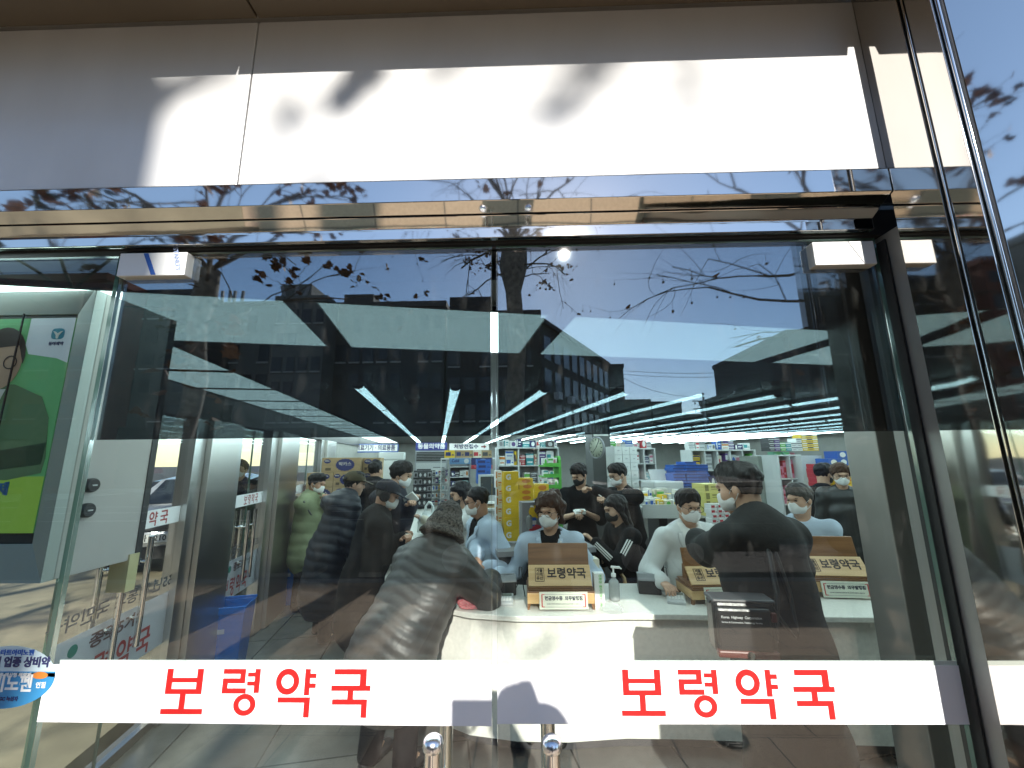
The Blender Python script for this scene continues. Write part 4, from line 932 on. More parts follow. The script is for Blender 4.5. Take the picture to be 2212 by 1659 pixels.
    if style:
        hm = hm or hair_black; vr = Vol(H-.30*s, H+.19*s, .0066)
        big = {'short': .012, 'crop': .007, 'curly': .030, 'bob': .015, 'long': .015, 'thin': .007, 'full': .019}[style]
        vr.ell(hp(0, -.016, .038), Mh, [(.076+big)*s, (.096+big)*s, (.086+big)*s], .01)
        q = (vr.pts()-H) @ Mh / s
        line = np.interp(q[..., 1], [-.12, -.06, -.028, -.012, .012, .030, .046, .062, .10], [-.085, -.070, -.045, -.022, -.018, .022, .045, .058, .062])+{'crop': .010, 'thin': .012}.get(style, 0.)
        line = line+np.where(np.abs(q[..., 0]) < .05, 0, 0)+(.010*np.sin(q[..., 0]*70+1)+.006*np.sin(q[..., 0]*140))*(q[..., 1] > .04)*(style != 'crop')
        vr.F = np.maximum(vr.F, (line-q[..., 2])*s)
        if style in ('short', 'full'): vr.ell(hp(0, .018, .085), Mh, [.066*s, .066*s, (.044+big)*s], .02)
        if style in ('curly', 'bob', 'long'):
            low_ = -.075 if style != 'long' else -.17
            for sd in (-1, 1): vr.cone(hp(sd*.074, -.015, .04), hp(sd*.080, -.035, low_), .026*s, .022*s, .02)
            vr.cone(hp(0, -.07, .0), hp(0, -.075, low_), .058*s, .05*s, .03, hf, .7)
            vr.cone(hp(-.05, .062, .085), hp(.06, .066, .060), .022*s, .018*s, .02)
            if style == 'curly':
                rr = random.Random(3)
                for i in range(26):
                    a = rr.uniform(0, 6.28); e = rr.uniform(-.5, 1.2); c = hp(.094*math.cos(a)*math.cos(e), -.02+.108*math.sin(a)*math.cos(e) if math.sin(a) < .5 else -.02+.085*math.sin(a), .04+.1*math.sin(e))
                    if ((A3(c)-H) @ Mh)[1] > .05 and ((A3(c)-H) @ Mh)[2] < .06: continue
                    vr.ell(c, Mh, [.034*s, .034*s, .034*s], .010)
        vr.F += (wob(q, .0048 if style != 'curly' else .007, 95, 8)+wob(q*np.array([1., 1., .35], np.float32), .0030, 230, 5))*s
        hr_parts = [vr.mesh()]
        for sd in (-1, 1):
            ve = Vol(hp(sd*.033, .09, .036)-.03, hp(sd*.033, .09, .036)+.03, .0035); ve.cone(hp(sd*.017, .0885, .034), hp(sd*.048, .076, .036), .0035*s, .0028*s, .002); hr_parts.append(ve.mesh())
        np_mesh('hair', hr_parts, hm, P)
    # ---- mask with ear loops
    if mask is not None:
        vm = Vol(H-.16*s, H+.14*s, .0055)
        vm.ell(hp(0, .036, -.043), Mh, [.067*s, .072*s, .062*s], .01); vm.cone(hp(0, .104, -.012), hp(0, .100, -.07), .010*s, .010*s, .035)
        q = (vm.pts()-H) @ Mh / s; vm.F = np.maximum(vm.F, (.018-q[..., 1]+.25*np.abs(q[..., 2]+.043))*s); vm.F = np.maximum(vm.F, (q[..., 2]-.004-.10*(q[..., 1]-.06)*1)*s)
        mo = np_mesh('mask', [vm.mesh()], mask, P)
        for sd in (-1, 1):
            MB().tube([hp(sd*.060, .040, -.022), hp(sd*.079, .012, .004), hp(sd*.083, -.014, .006)], .0018*s, 5).tube([hp(sd*.058, .038, -.07), hp(sd*.079, .0, -.038), hp(sd*.083, -.016, -.02)], .0018*s, 5).build('ear_loop', mask, mo)
    if glasses is not None:
        gb = MB()
        for sd in (-1, 1):
            c = [hp(sd*.034+.027*math.cos(t*math.pi/9), .104, .010+.021*math.sin(t*math.pi/9)) for t in range(19)]; gb.tube(c, .0017*s, 5, caps=False)
            gb.tube([hp(sd*.061, .102, .014), hp(sd*.078, .03, .016), hp(sd*.082, -.02, .008)], .0018*s, 5)
        gb.tube([hp(-.007, .105, .012), hp(.007, .105, .012)], .0018*s, 5); gb.build('glasses', glasses, P)
    if hat:
        kind, hmat = hat; vv_ = Vol(H-.2*s, H+.22*s, .0075)
        if kind == 'bucket':
            vv_.cone(hp(0, -.014, .03), hp(0, -.016, .098), .122*s, .090*s, .01); vv_.cone(hp(0, -.014, -.035), hp(0, -.014, .0), .150*s, .120*s, .006)
            q = (vv_.pts()-H) @ Mh / s; vv_.F = np.maximum(vv_.F, (-.055-q[..., 2])*s)
            vv_.F += wob(q, .0035, 150, 5)*s
        elif kind == 'cap':
            vv_.ell(hp(0, -.012, .048), Mh, [.094*s, .114*s, .092*s], .01); q = (vv_.pts()-H) @ Mh / s; vv_.F = np.maximum(vv_.F, (.035+.1*q[..., 1]-q[..., 2])*s)
            vv_.cone(hp(-.035, .09, .048), hp(-.03, .165, .030), .048*s, .030*s, .012, hu, .16); vv_.cone(hp(.035, .09, .048), hp(.03, .165, .030), .048*s, .030*s, .012, hu, .16); vv_.cone(hp(0, .09, .050), hp(0, .17, .032), .05*s, .034*s, .012, hu, .16)
        ho = np_mesh('hat', [vv_.mesh()], hmat, P)
    return P, dict(tp=tp, hp=hp, surf=surf, arms=arms, N=N, r=r, f=f, fw=fw, ax=ax, pel=pel)
# ================================================================== counter and what stands on it
CT = .78
counter_m = mat('counter_white', (.68, .67, .62), .32, var=.07, vscale=45)
outer = [uv(-.41, 9.2), uv(-.41, 3.62), uv(-.36, 3.35), Vector((-.86, 1.98, 0)), Vector((-.62, 1.74, 0)), Vector((-.34, 1.59, 0)), Vector((-.05, 1.535, 0)), Vector((.25, 1.53, 0)), Vector((.59, 1.565, 0)), Vector((.95, 1.56, 0)), Vector((1.5, 1.53, 0)), Vector((2.1, 1.51, 0)), Vector((3.2, 1.51, 0))]
def offs(P, d):
    out = []
    for i, p in enumerate(P):
        t = (P[min(i+1, len(P)-1)]-P[max(i-1, 0)]).normalized(); out.append(p+Vector((-t.y, t.x, 0))*d)
    return out
def ribbon(mb, A, B, z0, z1, mi=0):
    n = len(A); vs = [(p.x, p.y, z) for z in (z0, z1) for P in (A, B) for p in P]; fs = []
    for i in range(n-1):
        a0, b0, a1, b1 = i, n+i, 2*n+i, 3*n+i
        fs += [(a0, a0+1, b0+1, b0), (a1, b1, b1+1, a1+1), (a0, a1, a1+1, a0+1), (b0, b0+1, b1+1, b1)]
    fs += [(0, n, 3*n, 2*n), (n-1, 3*n-1, 4*n-1, 2*n-1)]
    mb.add(vs, fs, mi); return mb
ct = thing('service_counter', (0, 0, 0), 0, 'white counter bending round from the front to the left side', 'counter')
ribbon(MB(), outer, offs(outer, .62), .748, CT).build('counter_top', counter_m, ct, .004)
ribbon(MB(), offs(outer, .03), offs(outer, .07), .11, .746).build('front_panel', counter_m, ct)
ribbon(MB(), offs(outer, .15), offs(outer, .18), 0, .108).build('toe_kick', dark_grey, ct)
jm = MB()
for x in (.05, .75, 1.35): jm.bx(x, x+.004, 1.555, 1.60, .115, .74)
wood_l = wood('wood_light', (.60, .40, .19), (.48, .29, .12), .4, 3)
wood_d = wood('wood_dark', (.24, .11, .04), (.14, .06, .02), .35, 3)
ink = mat('burnt_ink', (.025, .012, .006), .6)
card_m = mat('card_cream', (.60, .62, .52), .5)
def sign_stand(x, y, rz, lab, clab):
    o = thing('wooden_sign_stand', (x, y, CT), rz, lab, 'sign stand')
    w_ = .42
    for s in (-1, 1):
        MB().prism([(s*w_/2-s*.028, .055), (s*w_/2, .055), (s*w_/2, 0), (s*w_/2-s*.012, 0)], .005, .03).build('leg', wood_d, o)
        MB().prism([(s*w_/2-s*.028, .055), (s*w_/2, .055), (s*w_/2, 0), (s*w_/2-s*.012, 0)], .22, .245).build('leg', wood_d, o)
    MB().bx(-w_/2, w_/2, 0, .25, .035, .098).build('apron', wood_l, o, .003)
    MB().bx(-w_/2-.002, w_/2+.002, -.003, .25, .099, .108).bx(-w_/2+.01, w_/2-.012, .004, .24, .110, .118).bx(-w_/2+.004, w_/2-.006, .010, .24, .120, .128).build('ledge', wood_d, o, .002)
    p0, p1 = (.02, .130), (.105, .236)
    tl = math.atan2(p1[1]-p0[1], p1[0]-p0[0]); Ln = math.hypot(p1[0]-p0[0], p1[1]-p0[1])
    b = MB().box((0, (p0[0]+p1[0])/2, (p0[1]+p1[1])/2), (w_-.02, Ln, .014), rx=tl).build('name_board', wood_l, o, .002)
    T = Matrix.Translation((0, p0[0], p0[1])) @ Matrix.Rotation(tl, 4, 'X') @ Matrix.Translation((0, Ln/2, .0085))
    t = MB(T); lettering(t, '보령약국', .062, (.045, 0.008, 0), .0022, rx=0, width=.25); t.build('carved_letters', ink, b)
    t = MB(T); lettering(t, '서울\n미래\n유산', .021, (-.128, .004, 0), .0006, rx=0, width=.042)
    for q in ((-.128, .044, .058, .003), (-.128, -.040, .058, .003)): t.bx(q[0]-q[2]/2, q[0]+q[2]/2, q[1], q[1]+q[3], -.001, .0008)
    for xx in (-.157, -.102): t.bx(xx, xx+.003, -.040, .047, -.001, .0008)
    t.build('seal', ink, b)
    MB().box((0, .135, .272), (w_-.02, .016, .19), rx=R(-14)).build('back_board', wood_d, o, .006)
    MB().bx(-w_/2+.03, w_/2-.03, .13, .20, .128, .235).build('back_support', wood_d, o)
    c = thing('notice_card', Vector((x, y, CT)) + Matrix.Rotation(rz, 3, 'Z') @ Vector((.015, -.012, .016)), rz, clab, 'notice')
    MB().box((0, 0, .042), (.30, .004, .098), rx=R(-8)).build('card', card_m, c, .0008)
    K = Matrix.Translation((0, 0, .042)) @ Matrix.Rotation(R(-8), 4, 'X')
    t = MB(K); lettering(t, '현금영수증  의무발행점', .021, (0, -.0026, .012), .0009, width=.235); t.build('heading', mat('ink_navy', (.02, .025, .05), .6), c)
    t = MB(K); lettering(t, '현금 결제 시 현금영수증을 발급하지 않은 경우 신고하시기 바랍니다  국번없이 126', .007, (0, -.0026, -.019), .0001, width=.21); t.build('small_print', mid_grey, c)
    t = MB(K)
    for s in (-1, 1):
        t.bx(s*.134-.0035, s*.134+.0035, -.0032, -.0024, -.036, .036)
        t.bx(min(s*.134, s*.118), max(s*.134, s*.118), -.0032, -.0024, .032, .0365).bx(min(s*.134, s*.118), max(s*.134, s*.118), -.0032, -.0024, -.0365, -.032)
    t.build('red_border', red_print, c)
    t = MB(K); t.bx(-.118, .118, -.0032, -.0024, .034, .036).bx(-.118, .118, -.0032, -.0024, -.036, -.034); t.build('grey_border', mid_grey, c)
    return o
sign_stand(.2325, 1.636, 0, 'wooden name stand in front of the seated woman in the pale blue coat', 'receipt notice on the wooden stand in front of the seated woman')
q = atZ(1496, 1307, CT)
sign_stand(q.x+.21, q.y, R(2), 'wooden name stand half hidden behind the man with the shoulder bag', 'receipt notice half hidden behind the man with the shoulder bag').scale = (1, 1, .87)
q = atZ(1757, 1293, CT)
sign_stand(q.x+.20, q.y, R(-5), 'wooden name stand at the right end of the counter, cut by the steel pillar', 'receipt notice at the right end of the counter')
q = atZ(900, 1185, CT); sign_stand(-.93, 2.62, R(-78), 'wooden name stand on the left counter behind the bent man in the speckled hat', 'receipt notice on the left counter seen edge on')
def calc(px, py, rz, lab):
    o = thing('calculator', atZ(px, py, CT), rz, lab, 'calculator')
    MB().bevbox((0, .07, .016), (.115, .15, .022), .006, rx=R(6)).build('case', light_grey, o)
    MB().box((0, .112, .0325), (.092, .035, .003), rx=R(6)).build('display', mat('lcd', (.16, .19, .16), .2), o)
    k = MB()
    for i in range(5):
        for j in range(4): k.box((-.038+.019*i, .03+.0165*j, .0255+.0017*j), (.014, .011, .004), rx=R(6))
    k.build('keypad', white_plastic, o)
calc(1089, 1309, 0, 'pale calculator left of the front wooden name stand')
calc(1462, 1306, R(-18), 'white desk calculator beside the phone left of the half hidden stand')
calc(1722, 1297, R(10), 'pale calculator left of the rightmost wooden name stand')
def cardreader(px, py, rz, lab):
    o = thing('check_reader', atZ(px, py, CT), rz, lab, 'card terminal')
    MB().prism([(0, 0), (.19, 0), (.19, .09), (.03, .125), (0, .10)], -.075, .075, plane='YZ').build('case', black, o, .006)
    MB().prism([(-.002, .098), (.03, .127), (.15, .108), (.15, .10), (.03, .118), (-.002, .088)], -.077, .077, plane='YZ').build('silver_lid', mat('silver_plastic', (.32, .33, .34), .35, .4), o)
    t = MB(); lettering(t, 'EasyCheck', .013, (.0, .055, .1255), .0003, rx=R(-8)); t.build('printing', black, o)
    c = [Vector((.085, .1, .02)), Vector((.11, .12, .06)), Vector((.11, .1, .16)), Vector((.12, .05, .17)), Vector((.125, .0, .05)), Vector((.13, -.04, .005))]
    MB().tube(c, .0035, 6).build('cable', black, o)
cardreader(1092, 1288, R(8), 'black and silver check reader at the seated woman\'s right hand')
cardreader(1405, 1285, R(-12), 'black and silver check reader by the man with the tie')
o = thing('slim_carton', atZ(1297, 1312, CT), R(4), 'tall slim white carton with green lettering right of the front stand', 'carton')
MB().bx(-.032, .032, 0, .05, 0, .20).build('box', white_plastic, o, .001)
t = MB(); lettering(t, '친환경 생리식염수 100', .017, (.006, -.0006, .10), .0003, rz=0, tilt=R(-90), width=None); t.build('printing', green_print, o)
o = thing('tissue_box', atZ(1283, 1268, CT), R(8), 'pale carton with a green mark behind the slim carton', 'carton')
MB().bx(-.05, .05, 0, .1, 0, .19).build('box', cream_print, o, .002); MB().lathe([(.03, -.0008), (.03, 0)], 18, c=(0, 0, .12), axis='Y').build('mark', green_print, o)
def pump(px, py, z0, s, lab, yy=None):
    p = atZ(px, py, z0) if yy is None else atY(px, py, yy)
    o = thing('sanitiser_bottle', p, R(-20), lab, 'bottle')
    MB().lathe([(.001, 0), (.034*s, 0), (.036*s, .01*s), (.036*s, .10*s), (.030*s, .12*s), (.014*s, .135*s), (.014*s, .145*s)], 18).build('bottle', mat('clear_gel', (.55, .58, .58), .1, trans=.6), o)
    MB().lathe([(.016*s, .145*s), (.016*s, .165*s), (.006*s, .168*s), (.006*s, .20*s)], 14).bevbox((.014*s, 0, .205*s), (.06*s, .018*s, .014*s), .004*s).tube([(.04*s, 0, .206*s), (.055*s, 0, .196*s)], .004*s, 8).build('pump', white_plastic, o)
pump(1328, 1296, CT, 1.0, 'clear pump bottle of hand gel on the counter right of the slim carton')
o = thing('acrylic_card', atZ(1264, 1300, CT)+Vector((0, -.006, .10)), R(5), 'small clear acrylic card with pale square leaning on the front stand', 'card')
MB().box((0, 0, .03), (.058, .004, .06), rx=R(-10)).build('plate', mat('acrylic', (.6, .63, .62), .08, alpha=.55), o)
MB().box((0, -.003, .03), (.036, .001, .036), rx=R(-10)).build('insert', mat('insert_grey', (.40, .43, .41), .5), o)
# crumpled clear film and the red mesh bag
def crumple(name, c, rx_, ry_, rz_, seed, m, lab, cat):
    r_ = np.random.RandomState(seed); bm = bmesh.new(); bmesh.ops.create_icosphere(bm, subdivisions=4, radius=1)
    for v in bm.verts:
        p = np.array(v.co, np.float32); k = 1+float(wob(p[None], .22, 5, seed)[0])+float(wob(p[None], .08, 14, seed+1)[0]); v.co = Vector((p[0]*rx_*k, p[1]*ry_*k, max(-.6*rz_, p[2]*rz_*k)))
    me = bpy.data.meshes.new(name); bm.to_mesh(me); bm.free(); me.materials.append(m); ob = bpy.data.objects.new(name, me); COL.objects.link(ob); ob.location = c; tag(ob, lab, cat); return ob
crumple('clear_film', atZ(1325, 1322, CT)+Vector((0, .0, .018)), .06, .06, .035, 4, mat('film_clear', (.6, .6, .6), .08, alpha=.25), 'crumpled clear plastic film on the counter edge', 'plastic film')
mesh_red = checker('red_gingham', (.50, .05, .07), (.62, .35, .36), 130, .7)
crumple('red_checked_pouch', atZ(1018, 1312, CT)+Vector((0, 0, .035)), .085, .06, .05, 9, mesh_red, 'red checked cloth pouch on the counter by the bent man', 'pouch')
o = thing('pen_cup_clip', atZ(1076, 1292, CT), 0, 'small orange and blue clip tool lying by the calculator', 'clip')
MB().bevbox((0, 0, .012), (.03, .05, .02), .004, rz=.5).build('grip', orange_print, o); MB().bevbox((.008, .035, .02), (.012, .03, .012), .003).build('tip', blue_print, o)
# plastic bag and blue bag on the left counter
bagm = mat('bag_white', (.62, .66, .64), .4, trans=.15)
pb = atZ(908, 1160, CT)
bag = crumple('plastic_bag', atZ(900, 1168, CT)+Vector((.06, .35, .13)), .13, .11, .17, 21, bagm, 'white plastic carrier bag standing on the left counter', 'carrier bag')
hb_ = MB()
for s in (-1, 1): hb_.tube([(s*.05, 0, .10), (s*.045, 0, .22), (s*.01, 0, .27), (-s*.02, 0, .26)], [.03, .014, .012, .01], 8)
hb_.build('handles', bagm, bag)
MB().box((-.02, -.108, 0), (.08, .004, .05), rz=.1).build('print', mat('bag_teal', (.05, .25, .22), .5), bag)
# ================================================================== blue bins along the side wall
def bin_(px, py, lab, s=1.):
    p = atZ(px, py, 0); o = thing('blue_bin', p, AL+.06, lab, 'bin')
    a, b, h = .16*s, .12*s, .50*s
    vs = [(-a*.82, -b*.82, 0), (a*.82, -b*.82, 0), (a*.82, b*.82, 0), (-a*.82, b*.82, 0), (-a, -b, h), (a, -b, h), (a, b, h), (-a, b, h), (-a*.95, -b*.93, h), (a*.95, -b*.93, h), (a*.95, b*.93, h), (-a*.95, b*.93, h), (-a*.8, -b*.78, .03), (a*.8, -b*.78, .03), (a*.8, b*.78, .03), (-a*.8, b*.78, .03)]
    fs = [(3, 2, 1, 0)]+[(i, (i+1) % 4, 4+(i+1) % 4, 4+i) for i in range(4)]+[(4+i, 4+(i+1) % 4, 8+(i+1) % 4, 8+i) for i in range(4)]+[(8+i, 8+(i+1) % 4, 12+(i+1) % 4, 12+i) for i in range(4)]+[(12, 13, 14, 15)]
    MB().add(vs, fs).build('tub', blue_plastic, o, .006)
    MB().bx(-a-.006, a+.006, -b-.008, -b+.006, h-.05, h+.006).bx(-a-.006, a+.006, b-.006, b+.008, h-.0, h+.02).build('rim', blue_plastic, o, .004)
    MB().box((-.02, -b*.9-.006, h*.66), (.10, .004, .035), rx=-.03).build('label_plate', mat('label_pale', (.35, .45, .6), .5), o)
bin_(478, 1452, 'blue plastic bin nearest the doors, by the first steel pillar', 1.05)
bin_(622, 1302, 'blue plastic bin behind the first one, beside the second steel pillar', 1.05)
# ================================================================== medicine boxes
BOXM = {}
def box_mesh(body, label_m, kind):
    key = (body.name, label_m.name, kind)
    if key not in BOXM:
        m = MB(); m.bx(-.5, .5, -.5, .5, 0, 1, 0)
        if kind == 0: m.bx(-.42, .1, -.512, -.5, .25, .75, 1).bx(.2, .42, -.512, -.5, .3, .45, 1)
        elif kind == 1: m.bx(-.5, .5, -.512, -.5, .62, .88, 1).bx(-.35, .35, -.512, -.5, .2, .32, 1)
        elif kind == 2: m.bx(-.45, -.25, -.512, -.5, .12, .88, 1).bx(-.1, .4, -.512, -.5, .55, .7, 1).bx(-.1, .3, -.512, -.5, .3, .38, 1)
        elif kind == 3: m.prism([(.3*math.cos(a*.5236)+.05, .5+.36*math.sin(a*.5236)) for a in range(12)], -.512, -.5, 1)
        o = m.build('medicine_box', [body, label_m]); BOXM[key] = o.data; bpy.data.objects.remove(o)
    return BOXM[key]
def med_box(p, rz, size, body, label_m, kind, lab, grp, name='medicine_box', cat='box'):
    o = bpy.data.objects.new(name, box_mesh(body, label_m, kind)); COL.objects.link(o)
    cn = lambda m_: {'white_plastic': 'white', 'paper_white': 'white', 'card_board': 'brown'}.get(m_.name, m_.name.replace('_print', '').replace('_', ' '))
    if grp and grp.startswith(('boxes', 'packs', 'cartons stacked', 'dark rack', 'narrow')): lab = f'{cn(body)} and {cn(label_m)} {lab}'; grp = f'{cn(body)} and {cn(label_m)} {grp}'
    o.location = p; o.rotation_euler = (0, 0, rz); o.scale = size; return tag(o, lab, cat, grp)
pw = white_plastic
MIX = [(pw, blue_print), (pw, navy_print), (pw, teal_print), (pw, red_print), (pw, green_print), (light_grey, blue_print), (cream_print, red_print), (navy_print, pw), (blue_print, pw), (teal_print, pw), (yellow_print, navy_print), (red_print, pw), (purple_print, pw), (pw, purple_print), (pw, pink_print), (pw, orange_print), (green_print, pw), (light_grey, mid_grey), (pw, mid_grey), (dark_grey, light_grey)]
shelf_m = mat('shelf_white', (.58, .59, .58), .45)
rs = random.Random(12)
def fill(frame, u0, u1, z, hmax, y, lab, grp, mix=None, dens=.92, size=(.06, .15)):
    """A row of boxes standing (or stacked) on a board; frame maps local (u, depth, z) to the world."""
    u = u0+.01
    while u < u1-.05:
        if rs.random() > dens*1.04: u += rs.uniform(.03, .08); continue
        w_ = min(rs.uniform(*size), u1-u-.004)
        if w_ < .03: break
        b, l = rs.choice(mix or MIX); h = rs.uniform(.5, .96)*hmax; st = rs.choice((1, 1, 2, 3)) if w_ > .08 else 1
        for k in range(st):
            hh = h/st; med_box(frame @ Vector((u+w_/2, y+rs.uniform(0, .03), z+hh*k)), AL+rs.uniform(-.06, .06), (w_*.96, .12, hh*.97), b, l, rs.randrange(4) if k == 0 else 1, lab, grp)
        u += w_+rs.uniform(.002, .012)
def shelf(px0, px1, pyt, v, z0, cols, rows, lab, blab, grp, topfill=True, mix=None, depth=.30, name='shelf_unit', dens=.92, back=True, tops=.16):
    a = atV(px0, pyt, v); b = atV(px1, pyt, v); u0 = loc_uv(a)[0]; u1 = loc_uv(b)[0]; z1 = (a.z+b.z)/2; w_ = u1-u0
    o = thing(name, uv(u0, v), AL, lab, 'shelf'); F = Matrix.Translation(uv(u0, v)) @ Matrix.Rotation(AL, 4, 'Z')
    for i in range(cols+1): MB().bx(w_*i/cols-.011, w_*i/cols+.011, 0, depth, z0, z1-.023).build('upright', shelf_m, o)
    zs = [z0+(z1-z0)*j/rows for j in range(rows+1)]
    for j, zz in enumerate(zs):
        if j == rows: MB().bx(-.013, w_+.013, -.004, depth, zz-.022, zz).build('top_board', shelf_m, o)
        else:
            for i in range(cols): MB().bx(w_*i/cols+.0115, w_*(i+1)/cols-.0115, .004, depth, zz, zz+.018).build('board', shelf_m, o)
    if back: MB().bx(-.01, w_+.01, depth+.001, depth+.012, z0, z1).build('back_panel', mat('shelf_back', (.42, .44, .44), .6), o)
    for j in range(rows):
        for i in range(cols):
            if zs[j] > .98: fill(F, w_*i/cols+.014, w_*(i+1)/cols-.014, zs[j]+.0185, (zs[j+1]-zs[j])-.05, .10, blab, grp, mix, dens)
    if topfill: fill(F, .0, w_, z1+.0005, tops, .12, blab+' top', grp+' top', mix, .95)
    return F, w_, z1
shelf(1076, 1206, 966, 6.6, .35, 3, 5, 'white open shelf behind the seated woman, left of the clock pillar', 'box on the white shelf left of the clock pillar', 'boxes on the shelf left of the pillar')
shelf(1318, 1414, 968, 6.2, .30, 4, 6, 'white open shelf right of the clock pillar', 'box on the white shelf right of the clock pillar', 'boxes on the shelf right of the pillar')
shelf(1494, 1630, 971, 6.0, .45, 5, 4, 'white open shelf left of the grey cabinet with a posted sheet', 'box on the shelf left of the grey cabinet', 'boxes on the right shelf')
F, wd, zt = shelf(1680, 1728, 982, 5.2, .3, 2, 4, 'white cabinet of pink and red boxes behind the man with the bag', 'box inside the white cabinet', 'boxes in the white cabinet', mix=[(pink_print, red_print), (red_print, pink_print), (pink_print, red_print), (mat('mint_print', (.18, .5, .32), .5), green_print)], depth=.45, tops=.05, dens=1.)
for i in range(9):
    for k in range((3, 3, 2, 2, 2, 3, 4, 4, 4)[i]):
        b, l = [(dark_grey, light_grey), (purple_print, light_grey), (green_print, pw), (teal_print, pw), (pw, mid_grey), (pw, mid_grey), (yellow_print, pw), (yellow_print, navy_print), (yellow_print, pw)][i]
        med_box(F @ Vector((-.06+i*.095, .10, zt+.055+k*.062)), AL, (.09, .16, .06), b, l, 1, 'carton on top of the white cabinet of pink boxes', 'cartons stacked on the white cabinet')
# solid side of that cabinet and grey cabinet with a posted sheet
a = atV(1637, 985, 5.5); o = thing('grey_cabinet', uv(*loc_uv(a)[:2]), AL, 'grey green cabinet with a white sheet taped on its door', 'cabinet')
MB().bx(0, .40, 0, .4, .2, loc_uv(a)[2]).build('body', mat('cabinet_grey', (.26, .28, .25), .5), o, .004); MB().bx(.11, .27, -.003, -.001, loc_uv(a)[2]-.45, loc_uv(a)[2]-.14).build('posted_sheet', paper_white, o)
MB().bx(.06, .085, -.02, 0, loc_uv(a)[2]-.5, loc_uv(a)[2]-.40).build('latch', light_grey, o)
a = atV(1730, 984, 5.1); o = thing('tall_white_panel', uv(*loc_uv(a)[:2]), AL, 'plain white side panel of the cabinet left of the two standing people', 'panel')
MB().bx(0, .35, 0, .04, 0, loc_uv(a)[2]).bx(.0, .02, .04, .3, 0, loc_uv(a)[2]).build('board', shelf_m, o)
# stack helpers ------------------------------------------------------
def stack(px, py, v, cols, n, size, b, l, kind, lab, grp, rz=0., jit=.006, gap=1.02, label_text=None):
    p = atV(px, py, v); u0, v0, z0 = loc_uv(p)
    for c in range(cols):
        for k in range(n[c] if isinstance(n, (list, tuple)) else n):
            o = med_box(uv(u0+c*size[0]*gap+rs.uniform(-jit, jit), v0+rs.uniform(-jit, jit), z0+k*size[2]*1.01), AL+rz+rs.uniform(-.03, .03), size, b, l, kind, lab, grp, name='stacked_carton', cat='carton')
            if label_text:
                t = MB(); lettering(t, label_text, .55, (-.2, -.516, .5), .03, width=.34); t.build('printing', pw, o)
# yellow boxes behind the seated woman
g_m = yellow_print
stack(1103, 1166, 3.55, 1, 6, (.128, .12, .094), g_m, pw, 4, 'yellow carton with a big white G left of the seated woman', 'yellow cartons with a white G', label_text='G')
stack(1134, 1080, 3.6, 1, 4, (.135, .12, .047), g_m, orange_print, 3, 'yellow carton with orange seal behind the seated woman\'s head', 'yellow cartons with an orange seal')
stack(1167, 1076, 3.8, 1, 2, (.135, .12, .065), yellow_print, orange_print, 3, 'wide yellow carton in the right hand yellow stack', 'right hand yellow cartons')
stack(1077, 1168, 3.7, 1, 8, (.055, .1, .075), pw, orange_print, 2, 'white and orange carton at the left of the yellow stack', 'white and orange cartons')
# blue cartons, pale yellow cartons, red and white cartons
stack(1463, 1068, 5.0, 3, (10, 11, 10), (.165, .2, .038), blue_print, navy_print, 1, 'flat blue carton in the tall blue stack', 'flat blue cartons', jit=.012)
stack(1532, 1112, 3.9, 1, 4, (.20, .2, .078), pale_yellow, mat('print_olive', (.2, .18, .05), .6), 2, 'pale yellow carton behind the man with the tie', 'pale yellow cartons')
stack(1540, 1140, 3.7, 3, 5, (.07, .1, .045), pw, red_print, 0, 'red and white carton beside the man with the tie', 'red and white cartons')
stack(1790, 1022, 4.9, 2, (2, 3), (.16, .2, .10), blue_print, pw, 3, 'blue carton behind the two standing people', 'blue cartons at the right')
stack(1770, 1052, 4.75, 1, 5, (.12, .2, .06), red_print, pw, 1, 'red carton beside the blue cartons at the right', 'red cartons at the right')
stack(1818, 1075, 4.8, 1, 5, (.2, .2, .085), yellow_print, orange_print, 1, 'yellow carton at the far right by the steel pillar', 'yellow cartons at the far right')
# desk of small bottles and packs (middle), its pale front
a = atV(1388, 1097, 4.3); u0, v0, z0 = loc_uv(a)
o = thing('dispensing_desk', uv(u0, v0), AL-.25, 'white desk crowded with small packs behind the man with the tie', 'desk')
MB().bx(0, 1.3, 0, .6, z0-.03, z0).build('desk_top', shelf_m, o, .003); MB().bx(-.0, 1.3, -.01, .01, z0-.11, z0+.035).build('front_lip', shelf_m, o)
for x in (.02, .42, .85, 1.26): MB().bx(x, x+.03, .02, .56, 0, z0-.031).build('leg_panel', mat('desk_shade', (.34, .34, .32), .6), o)
Fd = Matrix.Translation(uv(u0, v0)) @ Matrix.Rotation(AL-.25, 4, 'Z')
for r_ in range(3): fill(Fd, .02, 1.2, z0+.0005, .10+.05*r_, .12+.14*r_, 'pack on the dispensing desk', 'packs on the dispensing desk', [(pw, yellow_print), (pw, blue_print), (yellow_print, pw), (cream_print, green_print), (light_grey, pw)], .9, (.04, .09))
o = thing('printer', atV(1420, 1072, 4.9), AL, 'grey office printer left of the blue carton stack', 'printer')
MB().bevbox((.16, .15, .10), (.42, .36, .17), .02).build('body', light_grey, o); MB().bevbox((.02, .0, .06), (.14, .22, .10), .02).build('front_tray', mat('printer_cream', (.45, .45, .40), .5), o); MB().box((.2, .30, .25), (.25, .02, .16), rx=-.4).build('paper_tray', light_grey, o)
o = thing('printer_stand', uv(*loc_uv(atV(1420, 1072, 4.9))[:2]), AL, 'black stand carrying the grey printer', 'stand')
zz = atV(1420, 1072, 4.9).z; MB().bx(-.06, .45, -.1, .4, 0, zz).build('cabinet', dark_grey, o)
